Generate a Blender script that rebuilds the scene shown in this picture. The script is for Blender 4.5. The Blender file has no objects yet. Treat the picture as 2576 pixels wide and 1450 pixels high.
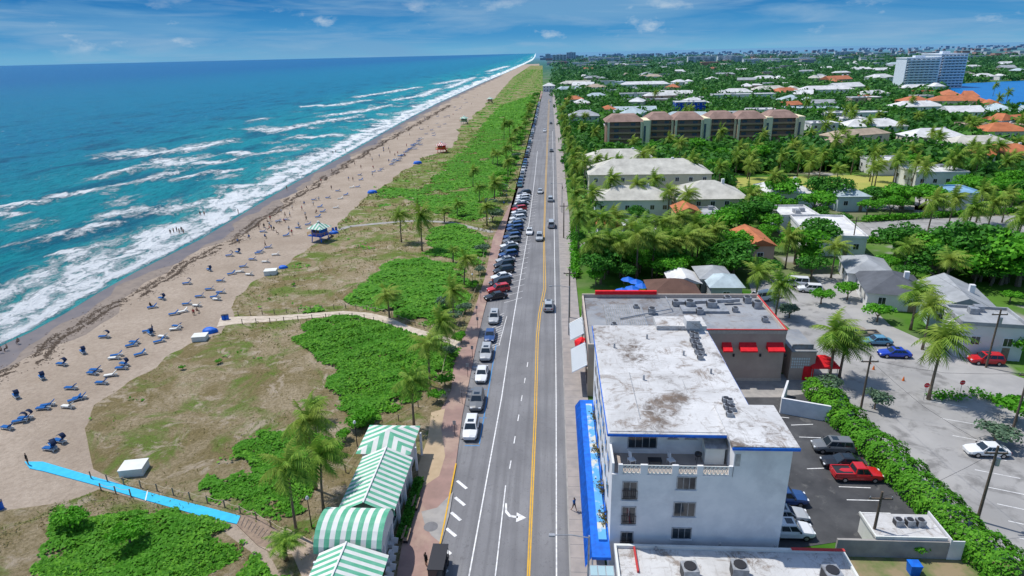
import bpy, math, random, time
import numpy as np
from mathutils import Matrix, Vector
T0=time.time()
R=math.radians
random.seed(7); rng=np.random.default_rng(7)
scn=bpy.context.scene; COL=scn.collection
H=46.0;F=1600.0
PITCH=math.atan(590/1600);YAW=R(3.9);ROLL=R(-1.33)
CM=(Matrix.Rotation(YAW,3,'Z')@Matrix.Rotation(math.pi/2-PITCH,3,'X')@Matrix.Rotation(ROLL,3,'Z'))
def ray(px,py): return CM@Vector(((px-1288)/F,-(py-724.5)/F,-1))
def G(px,py,h=0):
    d=ray(px,py);t=(h-H)/d.z;return (d.x*t,d.y*t)
def V(px,py,Y):
    d=ray(px,py);t=Y/d.y;return (d.x*t,H+d.z*t)
def GP(l,h=0): return [G(a,b,h) for a,b in l]
# ---------------------------------------------------------------- nodes
def nn(nt,t,**k):
    n=nt.nodes.new(t)
    for a,b in k.items(): setattr(n,a,b)
    return n
def put(nt,sock,v):
    if isinstance(v,bpy.types.NodeSocket): nt.links.new(v,sock)
    else:
        if hasattr(sock.default_value,'__len__') and not hasattr(v,'__len__'): v=(v,v,v)
        if hasattr(v,'__len__') and len(sock.default_value)==4 and len(v)==3: v=(*v,1)
        sock.default_value=v
def ma(nt,op,a,b=0.0,c=None):
    n=nn(nt,'ShaderNodeMath',operation=op);put(nt,n.inputs[0],a);put(nt,n.inputs[1],b)
    if c is not None: put(nt,n.inputs[2],c)
    return n.outputs[0]
def mix(nt,f,a,b,bt='MIX'):
    n=nn(nt,'ShaderNodeMix',data_type='RGBA',blend_type=bt);put(nt,n.inputs[0],f);put(nt,n.inputs[6],a);put(nt,n.inputs[7],b);return n.outputs[2]
def mr(nt,v,a,b,c=0.,d=1.,sm=False):
    n=nn(nt,'ShaderNodeMapRange')
    if sm:n.interpolation_type='SMOOTHSTEP'
    put(nt,n.inputs[0],v)
    for i,x in enumerate((a,b,c,d)): n.inputs[i+1].default_value=x
    return n.outputs[0]
def noise(nt,vec,sc,det=5,ro=.55,dist=0):
    n=nn(nt,'ShaderNodeTexNoise');n.inputs['Scale'].default_value=sc;n.inputs['Detail'].default_value=det;n.inputs['Roughness'].default_value=ro;n.inputs['Distortion'].default_value=dist
    if vec is not None: nt.links.new(vec,n.inputs['Vector'])
    return n.outputs[0]
def comb(nt,x,y,z=0.0):
    n=nn(nt,'ShaderNodeCombineXYZ');put(nt,n.inputs[0],x);put(nt,n.inputs[1],y);put(nt,n.inputs[2],z);return n.outputs[0]
def newmat(name):
    m=bpy.data.materials.new(name);m.use_nodes=True;nt=m.node_tree;return m,nt,nt.nodes['Principled BSDF']
def pos(nt): return nn(nt,'ShaderNodeNewGeometry').outputs['Position']
def sep(nt,v):
    n=nn(nt,'ShaderNodeSeparateXYZ');nt.links.new(v,n.inputs[0]);return n.outputs
def haze_tint(nt,c,P,k=.72):
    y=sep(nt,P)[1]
    return mix(nt,mr(nt,y,350,7500,0,k),c,(.13,.28,.45))  # aerial haze painted as blue into the base colour, stronger with world Y
def bump(nt,b,h,st,dist=.05):
    n=nn(nt,'ShaderNodeBump');n.inputs['Strength'].default_value=st;n.inputs['Distance'].default_value=dist
    nt.links.new(h,n.inputs['Height']);nt.links.new(n.outputs[0],b.inputs['Normal'])
def mat(name,c1,c2=None,sc=1.,rough=.8,bp=0,bsc=8,metal=0,spec=.3,lo=.38,hi=.62,c3=None,sc3=.1,lo3=.5,hi3=.65,haze=False,det=6):
    m,nt,b=newmat(name);P=pos(nt);col=None
    if c2 is not None:
        col=mix(nt,mr(nt,noise(nt,P,sc,det),lo,hi),c1,c2)
        if c3 is not None: col=mix(nt,mr(nt,noise(nt,P,sc3,6,.65,.4),lo3,hi3),col,c3)
    if haze:
        col=haze_tint(nt,col if col else (*c1,1),P)
    put(nt,b.inputs['Base Color'],col if col is not None else c1)
    b.inputs['Roughness'].default_value=rough;b.inputs['Metallic'].default_value=metal;b.inputs['Specular IOR Level'].default_value=spec
    if bp: bump(nt,b,noise(nt,P,bsc,6),bp)
    return m
def omat(name,rough=.7,spec=.3,coat=0,var=.25,sc=.6,haze=False,metal=0):
    m,nt,b=newmat(name);P=pos(nt);oc=nn(nt,'ShaderNodeObjectInfo').outputs['Color']
    c=mix(nt,1.0,oc,mr(nt,noise(nt,P,sc,6,.65),.3,.7,1-var,1.0),'MULTIPLY')
    if haze: c=haze_tint(nt,c,P)
    put(nt,b.inputs['Base Color'],c);b.inputs['Roughness'].default_value=rough;b.inputs['Specular IOR Level'].default_value=spec
    b.inputs['Coat Weight'].default_value=coat;b.inputs['Coat Roughness'].default_value=.08;b.inputs['Metallic'].default_value=metal
    return m
def fol(name,dark,light,third=None,haze=False,sc=.15):
    m,nt,b=newmat(name);P=pos(nt);rp=nn(nt,'ShaderNodeNewGeometry').outputs['Random Per Island']
    c=mix(nt,rp,dark,light)
    if third is not None: c=mix(nt,mr(nt,noise(nt,P,sc,4),.42,.62,0,.8),c,third)
    if haze:c=haze_tint(nt,c,P)
    put(nt,b.inputs['Base Color'],c);b.inputs['Roughness'].default_value=.65;b.inputs['Specular IOR Level'].default_value=.2
    tr=nn(nt,'ShaderNodeBsdfTranslucent');nt.links.new(c,tr.inputs[0]) if not isinstance(c,tuple) else None
    ms=nn(nt,'ShaderNodeMixShader');ms.inputs[0].default_value=.3
    nt.links.new(b.outputs[0],ms.inputs[1]);nt.links.new(tr.outputs[0],ms.inputs[2]);nt.links.new(ms.outputs[0],nt.nodes['Material Output'].inputs[0])
    return m
M={}
M['white']=mat('white_paint',(.78,.78,.79),(.68,.69,.71),.6,.7,c3=(.60,.60,.62),sc3=.25,lo3=.5,hi3=.7)
def stained(name,base,base2,k=1.):
    m,nt,b=newmat(name);P=pos(nt);x,y,z=sep(nt,P)
    c=mix(nt,mr(nt,noise(nt,P,.22,8,.6),.36,.64),base,base2)
    c=mix(nt,mr(nt,noise(nt,P,.09,9,.75,1.2),.46,.60,0,.5*k),c,(.36,.35,.34))
    big=noise(nt,P,.13,3,.5,.6);fine=noise(nt,P,.9,9,.8,1.)
    c=mix(nt,ma(nt,'MULTIPLY',mr(nt,ma(nt,'ADD',ma(nt,'MULTIPLY',big,1.3),fine),1.20,1.38),.92*k),c,(.10,.07,.05))
    c=mix(nt,mr(nt,noise(nt,P,.38,9,.8,.8),.53,.62,0,.75*k),c,(.17,.12,.085))
    c=mix(nt,mr(nt,noise(nt,comb(nt,ma(nt,'MULTIPLY',x,.3),ma(nt,'MULTIPLY',y,2.6)),1,7,.75),.57,.66,0,.7*k),c,(.20,.155,.12))
    c=mix(nt,mr(nt,noise(nt,comb(nt,ma(nt,'MULTIPLY',x,3.),ma(nt,'MULTIPLY',y,.2)),1,6,.7),.58,.70,0,.5*k),c,(.25,.22,.20))
    put(nt,b.inputs['Base Color'],c);b.inputs['Roughness'].default_value=.85;bump(nt,b,noise(nt,P,.8,6),.3);return m
M['roofwhite']=stained('roof_white',(.62,.62,.62),(.52,.52,.52))
M['roofgrey']=stained('roof_grey',(.19,.21,.24),(.30,.32,.35),.7)
M['tan']=mat('tan_wall',(.50,.38,.31),(.44,.33,.27),.5)
M['tanlight']=mat('lattice_wall',(.55,.47,.40),(.48,.40,.34),3)
M['concrete']=mat('concrete',(.36,.34,.32),(.28,.27,.26),.8,.85,.2)
m,nt,b=newmat('asphalt');P=pos(nt);x,y,z=sep(nt,P)
c=mix(nt,mr(nt,noise(nt,P,.12,8,.6),.35,.65),(.165,.165,.175),(.225,.225,.235))
c=mix(nt,mr(nt,noise(nt,comb(nt,ma(nt,'MULTIPLY',x,1.3),ma(nt,'MULTIPLY',y,.03)),1,5,.6),.45,.62,0,.55),c,(.125,.125,.133))
c=mix(nt,mr(nt,noise(nt,P,2.2,8,.8,1.5),.56,.60,0,.5),c,(.09,.09,.095))
put(nt,b.inputs['Base Color'],c);b.inputs['Roughness'].default_value=.9;bump(nt,b,noise(nt,P,20,4),.3);M['asphalt']=m
M['darkasphalt']=mat('dark_asphalt',(.045,.047,.052),(.085,.087,.092),.25,.85,.3,20,c3=(.11,.11,.11),sc3=.6,lo3=.58,hi3=.66)
M['lot']=mat('parking_concrete',(.37,.36,.35),(.28,.275,.27),.10,.9,.2,c3=(.20,.195,.19),sc3=.35,det=9)
M['prom']=mat('promenade_pavers',(.34,.22,.19),(.27,.18,.155),.5,.85,.2,c3=(.40,.29,.23),sc3=.12)
M['sidewalk']=mat('sidewalk',(.36,.32,.30),(.29,.265,.255),.7,.85,.2)
M['paintw']=mat('road_paint_white',(.78,.78,.78),(.50,.50,.50),2,lo=.45,hi=.7)
M['painty']=mat('road_paint_yellow',(.75,.42,.02),(.58,.34,.05),2)
M['paintb']=mat('road_paint_blue',(.05,.25,.55))
M['green']=mat('green_paint',(.09,.38,.23),(.16,.45,.31),1,.7)
M['gwhite']=mat('cream_white_paint',(.72,.73,.70),(.64,.65,.62),.8)
M['red']=mat('red_canvas',(.85,.02,.03),(.70,.015,.025),2)
M['redtrim']=mat('red_trim',(.50,.05,.05))
M['blue']=mat('blue_paint',(.01,.16,.70),(.01,.11,.52),1.5,.55)
M['mat']=mat('blue_mat',(.03,.42,.68),(.04,.48,.74),1.5,.8,.2)
M['wood']=mat('grey_wood',(.30,.22,.16),(.22,.16,.12),3,.85)
M['woodpole']=mat('pole_wood',(.16,.12,.09),(.10,.08,.06),5)
M['metal']=mat('galvanised',(.42,.44,.47),(.28,.29,.31),2,.5,metal=.4)
M['dark']=mat('dark_metal',(.03,.03,.035),rough=.5)
M['glass'],nt,b=newmat('window_glass');put(nt,b.inputs['Base Color'],(.018,.028,.038));b.inputs['Roughness'].default_value=.08;b.inputs['Specular IOR Level'].default_value=.8
M['tyre']=mat('tyre',(.02,.02,.02));M['rim']=mat('rim',(.4,.4,.42),rough=.35,metal=.8)
M['lampw']=mat('headlight',(.75,.78,.8),rough=.15,spec=.6);M['lampr']=mat('taillight',(.35,.01,.01),rough=.2,spec=.6)
M['paint']=omat('car_paint',.35,.5,.6,.05)
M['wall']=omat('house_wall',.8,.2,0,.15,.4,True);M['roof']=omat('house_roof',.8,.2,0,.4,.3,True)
M['cloth']=omat('cloth',.8,.1,0,.1,3)
M['skin']=mat('skin',(.42,.24,.16),rough=.6);M['hair']=mat('hair',(.03,.02,.015))
M['hazewin']=mat('far_window',(.07,.10,.13),(.10,.14,.17),1,.3,haze=True)
M['palm']=fol('palm_leaf',(.05,.16,.012),(.26,.42,.05),(.30,.38,.06))
M['leafA']=fol('leaf_bright',(.03,.18,.008),(.18,.52,.03),(.09,.34,.015))
M['leafB']=fol('leaf_deep',(.018,.11,.01),(.10,.33,.03),(.05,.21,.02))
M['leafC']=fol('leaf_silver',(.06,.12,.07),(.18,.28,.17))
M['scrub']=fol('scrub_leaf',(.035,.17,.008),(.18,.46,.03),(.08,.29,.015),sc=.16)
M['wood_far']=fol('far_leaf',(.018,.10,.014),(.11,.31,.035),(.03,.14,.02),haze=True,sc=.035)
M['grass']=fol('dry_grass',(.20,.18,.06),(.46,.36,.16),(.17,.27,.04),sc=.12)
M['trunk']=mat('bark',(.22,.17,.12),(.14,.11,.08),4)
M['weed']=mat('seaweed',(.06,.042,.03),(.11,.08,.055),3,.9)
M['rope']=mat('rope',(.5,.42,.3))
# ---------------------------------------------------------------- mesh builder
class MB:
    def __init__(s): s.v=[];s.f=[];s.m=[]
    def add(s,vs,fs,mi=0):
        o=len(s.v);s.v+=[tuple(v) for v in vs];s.f+=[tuple(i+o for i in f) for f in fs];s.m+=[mi]*len(fs);return s
    def box(s,x0,y0,z0,x1,y1,z1,mi=0):
        return s.add([(x0,y0,z0),(x1,y0,z0),(x1,y1,z0),(x0,y1,z0),(x0,y0,z1),(x1,y0,z1),(x1,y1,z1),(x0,y1,z1)],[(0,3,2,1),(4,5,6,7),(0,1,5,4),(1,2,6,5),(2,3,7,6),(3,0,4,7)],mi)
    def bar(s,a,b,w,h,mi=0):
        a=Vector(a);b=Vector(b);d=(b-a).normalized();up=Vector((0,0,1)) if abs(d.z)<.95 else Vector((1,0,0))
        x=d.cross(up).normalized()*w/2;y=x.cross(d).normalized()*h/2
        return s.add([a-x-y,a+x-y,a+x+y,a-x+y,b-x-y,b+x-y,b+x+y,b-x+y],[(3,2,1,0),(4,5,6,7),(0,1,5,4),(1,2,6,5),(2,3,7,6),(3,0,4,7)],mi)
    def tube(s,pts,rad,n=6,mi=0):
        pts=[Vector(p) for p in pts]
        if not hasattr(rad,'__len__'): rad=[rad]*len(pts)
        vs=[];fs=[]
        for i,p in enumerate(pts):
            d=(pts[min(i+1,len(pts)-1)]-pts[max(i-1,0)]).normalized();up=Vector((0,0,1)) if abs(d.z)<.9 else Vector((1,0,0))
            x=d.cross(up).normalized();y=x.cross(d)
            for k in range(n):
                a=2*math.pi*k/n;vs.append(p+(x*math.cos(a)+y*math.sin(a))*rad[i])
        for i in range(len(pts)-1):
            for k in range(n): fs.append((i*n+k,i*n+(k+1)%n,(i+1)*n+(k+1)%n,(i+1)*n+k))
        fs.append(tuple(range(n))[::-1]);fs.append(tuple(range((len(pts)-1)*n,len(pts)*n)))
        return s.add(vs,fs,mi)
    def prism(s,poly,z0,z1,mi=0,sides=True):
        a=sum(poly[i][0]*poly[(i+1)%len(poly)][1]-poly[(i+1)%len(poly)][0]*poly[i][1] for i in range(len(poly)))
        if a<0: poly=poly[::-1]
        n=len(poly);vs=[(x,y,z1) for x,y in poly];fs=[tuple(range(n))]
        if sides:
            vs+=[(x,y,z0) for x,y in poly];fs+=[(n+i,n+(i+1)%n,(i+1)%n,i) for i in range(n)]
        return s.add(vs,fs,mi)
    def mesh(s,name,mats,smooth=False):
        me=bpy.data.meshes.new(name);me.from_pydata(s.v,[],s.f)
        for m in (mats if isinstance(mats,(list,tuple)) else [mats]): me.materials.append(m)
        me.polygons.foreach_set('material_index',s.m)
        if smooth: me.polygons.foreach_set('use_smooth',[True]*len(s.f))
        me.update();return me
    def build(s,name,mats,parent=None,smooth=False): return ob(name,s.mesh(name,mats,smooth),parent)
def ob(name,me,parent=None,color=None):
    o=bpy.data.objects.new(name,me);COL.objects.link(o)
    if parent is not None:o.parent=parent
    if color: o.color=(*color,1)
    return o
REG=[]
def tag(o,label,cat,group=None):
    o['label']=label;o['category']=cat
    if group:o['group']=group
    REG.append(o);return o
def emp(name,loc,label,cat,group=None,rz=0,sc=1):
    o=ob(name,None);o.location=loc;o.rotation_euler=(0,0,rz);o.scale=(sc,)*3 if not hasattr(sc,'__len__') else sc
    o.empty_display_size=.3;return tag(o,label,cat,group)
def struct(name,mb,m):
    o=mb.build(name,m) if isinstance(mb,MB) else ob(name,mb);o['kind']='structure';return o
def spawn(name,parts,loc,rz,label,cat,group=None,sc=1,colors={}):
    r=emp(name,loc,label,cat,group,rz,sc)
    for pn,me,subs,ck in parts:
        p=ob(pn,me,r,colors.get(ck))
        for sn,sm in subs or []: ob(sn,sm,p)
    return r
def ribbon(name,pts,w,z,m,dash=None):
    mb=MB()
    for i in range(len(pts)-1):
        a=Vector((*pts[i],0));b=Vector((*pts[i+1],0));d=b-a;L=d.length
        if L<1e-6: continue
        d/=L;n=Vector((-d.y,d.x,0))*w/2
        segs=[(0,L)] if not dash else [(t,min(t+dash[0],L)) for t in np.arange(0,L,dash[1])]
        for t0,t1 in segs:
            p=a+d*t0;q=a+d*t1
            mb.add([(p.x-n.x,p.y-n.y,z),(q.x-n.x,q.y-n.y,z),(q.x+n.x,q.y+n.y,z),(p.x+n.x,p.y+n.y,z)],[(3,2,1,0)])
    return mb
def strip(pts,ws,z):
    mb=MB();P_=[Vector((*p,0)) for p in pts];vs=[]
    for i,p in enumerate(P_):
        d=(P_[min(i+1,len(P_)-1)]-P_[max(i-1,0)]).normalized();n=Vector((-d.y,d.x,0))*ws[i]/2;vs+=[(p.x-n.x,p.y-n.y,z),(p.x+n.x,p.y+n.y,z)]
    return mb.add(vs,[(2*i,2*i+2,2*i+3,2*i+1) for i in range(len(P_)-1)])
def inpoly(x,y,poly):
    c=np.zeros(len(x),bool);n=len(poly);j=n-1
    for i in range(n):
        xi,yi=poly[i];xj,yj=poly[j]
        t=((yi>y)!=(yj>y))&(x<(xj-xi)*(y-yi)/((yj-yi) if yj!=yi else 1e-9)+xi)
        c^=t;j=i
    return c
def edged(x,y,poly):
    r=np.full(len(x),1e9);n=len(poly)
    for i in range(n):
        ax,ay=poly[i];bx,by=poly[(i+1)%n];dx,dy=bx-ax,by-ay;L=dx*dx+dy*dy
        if L<1e-9: continue
        t=np.clip(((x-ax)*dx+(y-ay)*dy)/L,0,1);r=np.minimum(r,np.hypot(x-ax-t*dx,y-ay-t*dy))
    return r
def samp(poly,dens,maxn=200000):
    P=np.array(poly);x0,y0=P.min(0);x1,y1=P.max(0);n=int(min((x1-x0)*(y1-y0)*dens,maxn))
    x=rng.uniform(x0,x1,n);y=rng.uniform(y0,y1,n);k=inpoly(x,y,poly);return x[k],y[k]
def wav(x,y,s=1.): 
    x=x/s;y=y/s
    return (np.sin(x*1.3+1.7*np.sin(y*.7))+np.sin(y*1.9+1.3*np.sin(x*1.1+2))+np.sin((x+y)*3.1+1)*.5+np.sin((x-y*1.4)*5.3)*.3)/2.8
def quads(c,nrm,size,asp=.6):
    n=len(c);nrm=nrm/np.linalg.norm(nrm,axis=1,keepdims=True)
    r=rng.normal(size=(n,3));t=np.cross(nrm,r);t/=np.linalg.norm(t,axis=1,keepdims=True)+1e-9;b=np.cross(nrm,t)
    s=np.asarray(size).reshape(-1,1)*np.ones((n,1))
    return np.stack([c-t*s,c-b*s*asp,c+t*s,c+b*s*asp],1).reshape(-1,3)
def qmesh(name,v,m,extra=None):
    n=len(v)//4;me=bpy.data.meshes.new(name)
    me.vertices.add(4*n);me.vertices.foreach_set('co',v.astype(np.float32).ravel())
    me.loops.add(4*n);me.loops.foreach_set('vertex_index',np.arange(4*n,dtype=np.int32))
    me.polygons.add(n);me.polygons.foreach_set('loop_start',np.arange(0,4*n,4,dtype=np.int32))
    try: me.polygons.foreach_set('loop_total',np.full(n,4,dtype=np.int32))
    except Exception: pass
    me.materials.append(m);me.update(calc_edges=True);me.validate();return me
# ---------------------------------------------------------------- ground, sea, beach
SH=[(-96,-60),(-96.2,40)]+GP([(0,865),(60,838),(150,790),(240,735),(330,685),(420,640),(500,600),(600,540),(700,480),(800,425),(900,370),(1000,313),(1100,260),(1200,214),(1280,180),(1340,152)])+[(-230,9000),(-1500,60000)]
SHX=np.array([p[0] for p in SH]);SHY=np.array([p[1] for p in SH])
def shx(y): return np.interp(y,SHY,SHX)
mb=MB();mb.prism([(-65000,-400),(65000,-400),(65000,62000),(-65000,62000)],0,0,sides=False)
M['ground'],nt,b=newmat('ground_green');P=pos(nt)
c=mix(nt,mr(nt,noise(nt,P,.08,6),.4,.6),(.04,.13,.015),(.10,.20,.035));c=mix(nt,mr(nt,noise(nt,P,.025,5),.50,.62),c,(.20,.19,.13));c=mix(nt,mr(nt,noise(nt,P,.05,3),.62,.66),c,(.30,.29,.27))
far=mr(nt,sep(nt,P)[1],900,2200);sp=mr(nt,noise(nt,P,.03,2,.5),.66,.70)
c=mix(nt,far,c,mix(nt,sp,(.025,.095,.022),(.38,.35,.32)));c=haze_tint(nt,c,P,.85)
put(nt,b.inputs['Base Color'],c);b.inputs['Roughness'].default_value=1;b.inputs['Specular IOR Level'].default_value=0
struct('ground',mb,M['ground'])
# sea
us=np.concatenate([np.arange(-1,120,1.2),np.arange(120,420,5),420*1.3**np.arange(1,21)])
vs=np.concatenate([np.arange(20,300,1.5),np.arange(300,1000,5),np.arange(1000,3000,40),3000*1.25**np.arange(0,14)]);vs=vs[vs<60000]
U,Vv=np.meshgrid(us,vs);X=shx(Vv)-U
foam=np.zeros_like(U)
W=20+6*wav(Vv,Vv*0,14)+3*np.sin(Vv/5.1)+2*np.sin(Vv/2.3);s1=np.clip(1-np.maximum(U-W*.5,0)/(W*.8),0,1)*np.clip((U+1)/2,0,1)
foam=np.maximum(foam,s1*(.66+.26*wav(U,Vv,5)+.25*np.exp(-((U-1.5)/2.)**2)+.35*np.exp(-((U-W*.6)/3.5)**2)))
for uc,amp in ((30,.68),(46,.58),(64,.52),(88,.45),(112,.4)):
    uu=uc+9*wav(Vv,Vv*0+uc,30)+4*np.sin(Vv/17+uc)+2*np.sin(Vv/6+uc);g=np.exp(-((U-uu)/7.)**2)*np.clip(.1+.8*wav(U*.4,Vv+uc*9,14)+.5*np.sin(Vv/7.3+uc*2),0,1)*amp
    foam=np.maximum(foam,g)
patches=[([(0,525),(50,520),(100,512)],6),([(0,540),(40,546)],4),([(145,497),(250,480),(330,465),(430,440)],5.5),([(265,445),(310,436),(355,420)],8),([(300,388),(400,388),(470,378),(545,362)],14),([(400,408),(440,415),(500,400)],10),([(580,387),(640,392),(738,378)],7),([(500,415),(568,408)],7),([(170,658),(220,640),(273,618)],5.5),([(235,573),(290,565)],3.5),([(275,545),(330,535),(450,530),(600,492)],7),([(0,755),(50,728),(120,692)],7),([(0,800),(80,765),(200,700),(300,655)],8),([(330,640),(420,590),(520,545),(640,480)],8),([(650,325),(700,330),(790,312),(880,298)],13),([(780,268),(850,266),(918,254)],13),([(830,292),(920,280),(970,268)],12),([(900,245),(960,236),(1055,220)],13),([(1000,252),(1060,242),(1100,225)],13),([(1100,212),(1170,200)],18),([(745,350),(850,343)],8),([(640,305),(665,300)],8),([(700,425),(745,410),(790,394)],8),([(150,640),(200,650)],3),([(1130,222),(1190,196)],13),([(1230,180),(1290,163)],20),([(440,455),(520,440),(600,430)],5)]
near=(U<300)&(Vv<2600);idx=np.where(near);px_=X[idx];py_=Vv[idx];best=np.zeros(len(px_))
for pl,w in patches:
    Q=GP(pl,.3)
    for (ax,ay),(bx,by) in zip(Q[:-1],Q[1:]):
        dx,dy=bx-ax,by-ay;t=np.clip(((px_-ax)*dx+(py_-ay)*dy)/(dx*dx+dy*dy),0,1)
        d=np.hypot(px_-ax-t*dx,(py_-ay-t*dy)*.6);d=d+1.2*wav(px_,py_,2.5)*w/8;best=np.maximum(best,np.clip(1.0-(np.maximum(d,0)/w)**1.2*.85,0,1))
foam[idx]=np.maximum(foam[idx],best*.82)
ramp=np.clip(U/25,0,1)
Z=.05+ramp*(.75+.40*wav(U+3*np.sin(Vv/40),Vv*.35,4.)+.2*wav(U*1.7,Vv*.8,1.7)*(U<125)+.25*np.sin((U+4*np.sin(Vv/23))/3.1)*(U<300))+foam*.35*np.clip((U-12)/8,0,1)
Z=np.maximum(Z,.045)
nu,nv=len(us),len(vs)
me=bpy.data.meshes.new('sea');me.vertices.add(nu*nv);me.vertices.foreach_set('co',np.stack([X,Vv,Z],-1).astype(np.float32).ravel())
a=(np.arange(nv-1)[:,None]*nu+np.arange(nu-1)[None]).ravel();q=np.stack([a,a+nu,a+nu+1,a+1],-1)
me.loops.add(len(q)*4);me.loops.foreach_set('vertex_index',q.astype(np.int32).ravel());me.polygons.add(len(q));me.polygons.foreach_set('loop_start',np.arange(0,4*len(q),4,dtype=np.int32))
try: me.polygons.foreach_set('loop_total',np.full(len(q),4,dtype=np.int32))
except Exception: pass
me.polygons.foreach_set('use_smooth',np.ones(len(q),bool))
for nm,ar in (('su',U),('sv',Vv),('foam',foam)):
    at=me.attributes.new(nm,'FLOAT','POINT');at.data.foreach_set('value',ar.astype(np.float32).ravel())
me.update(calc_edges=True);me.validate()
m,nt,b=newmat('sea_water')
def at(n_): 
    n=nn(nt,'ShaderNodeAttribute');n.attribute_name=n_;return n.outputs['Fac']
u,v,fo=at('su'),at('sv'),at('foam')
def uv(a,b_): return comb(nt,ma(nt,'DIVIDE',u,a),ma(nt,'DIVIDE',v,b_))
c=mix(nt,mr(nt,u,2,40,0,1,True),(.07,.44,.43),(.004,.28,.33))
c=mix(nt,mr(nt,u,50,210,0,1,True),c,(.0,.165,.31))
c=mix(nt,mr(nt,u,190,1500,0,1,True),c,(.0,.075,.28))
dk=noise(nt,uv(22.,55.),1,4,.5,.5)
c=mix(nt,ma(nt,'MULTIPLY',mr(nt,dk,.50,.64),mr(nt,u,150,400,.75,.3)),c,(.0,.06,.15))
strk=noise(nt,uv(3.5,10.),1,8,.7)
c=mix(nt,mr(nt,strk,.38,.66,0,.5),c,(.0,.30,.38));c=mix(nt,mr(nt,noise(nt,uv(2.,7.),1,6,.75),.48,.64,0,.5),c,(.0,.045,.11))
n1=noise(nt,uv(4.5,8.),1,9,.70,.8)
n2=noise(nt,uv(1.1,1.6),1,5,.65,1.)
f=ma(nt,'ADD',fo,ma(nt,'MULTIPLY',ma(nt,'SUBTRACT',n1,.5),2.7))
f=ma(nt,'ADD',f,ma(nt,'MULTIPLY',ma(nt,'SUBTRACT',n2,.5),1.2))
f=ma(nt,'MULTIPLY',mr(nt,f,.30,.78),mr(nt,fo,.02,.3))
wc=noise(nt,uv(3.2,7.),1,5,.6)
wc=ma(nt,'MULTIPLY',mr(nt,wc,.665,.72),mr(nt,u,50,120,0,.75))
f=ma(nt,'MAXIMUM',f,wc)
put(nt,b.inputs['Base Color'],mix(nt,f,c,(.84,.88,.90)));put(nt,b.inputs['Roughness'],mr(nt,f,0,1,.4,.9));b.inputs['Specular IOR Level'].default_value=.06
bn=ma(nt,'ADD',noise(nt,uv(2.2,5.),1,8,.72),ma(nt,'MULTIPLY',f,.4))
bump(nt,b,bn,1.,2.6)
me.materials.append(m);struct('sea',me,None)
# beach
ys=[-60]+list(np.arange(0,3000,60));bp=[(float(shx(y)),y) for y in ys]
mb=MB();mb.prism(bp+[(-60,3000),(-14,900),(-13,-60)],0,.03,sides=False)
m,nt,b=newmat('beach_sand');P=pos(nt)
c=mix(nt,mr(nt,noise(nt,P,.09,8,.6),.35,.65),(.44,.365,.295),(.34,.275,.215));c=mix(nt,mr(nt,noise(nt,P,1.3,8,.75),.42,.66,0,.6),c,(.26,.205,.16));c=mix(nt,mr(nt,noise(nt,P,.35,8,.8,1.),.55,.65,0,.4),c,(.24,.19,.155))
put(nt,b.inputs['Base Color'],c);b.inputs['Roughness'].default_value=.95;b.inputs['Specular IOR Level'].default_value=.1
bump(nt,b,noise(nt,P,1.6,6,.7),.9,.3);struct('beach',mb,m)
for nm,wf,zz,mm in (('damp_sand',lambda y:9.+2.2*math.sin(y/13)+1.2*math.sin(y/5.1)+.6*math.sin(y/1.9),.036,mat('damp_sand',(.25,.205,.17),(.20,.165,.14),.5,.85)),('wet_sand',lambda y:5.2+1.6*math.sin(y/11)+1.1*math.sin(y/4.3)+.5*math.sin(y/1.7),.041,mat('wet_sand',(.115,.10,.105),(.15,.125,.12),.3,.5,spec=.4))):
    mb=MB();ys=np.arange(-20,1500,2.5)
    for y0,y1 in zip(ys[:-1],ys[1:]):
        mb.add([(shx(y0)-2,y0,zz),(shx(y0)+wf(y0),y0,zz),(shx(y1)+wf(y1),y1,zz),(shx(y1)-2,y1,zz)],[(0,1,2,3)])
    struct(nm,mb,mm)
# seaweed
WR=GP([(0,945),(60,920),(100,900),(170,850),(250,800),(330,750),(400,715),(500,655),(600,600),(700,530),(800,465),(900,400),(980,352),(1060,308),(1160,250),(1240,205)])
WX=np.array([p[0] for p in WR]);WY=np.array([p[1] for p in WR])
n=42000;y=40+rng.uniform(0,1,n)**1.5*600;sel=rng.random(n);x=np.interp(y,WY,WX)+np.where(sel<.45,rng.normal(0,.3,n),np.where(sel<.75,rng.normal(-1.9,.4,n),rng.normal(-.8,1.7,n)))+.8*np.sin(y/6)+.5*np.sin(y/2.3)
k=(wav(x*3,y,4)+.6*wav(x,y,1.1)>-.35);x=x[k];y=y[k]
c=np.stack([x,y,.05+rng.uniform(0,.03,len(x))],-1);nr=np.stack([rng.normal(0,.12,len(x)),rng.normal(0,.12,len(x)),np.ones(len(x))],-1)
o=ob('seaweed',qmesh('seaweed',quads(c,nr,rng.uniform(.05,.2,len(x))*(1+y/400)),M['weed']));o['kind']='stuff';tag(o,'dark wrack line of seaweed along the sand above the surf','seaweed')
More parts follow.
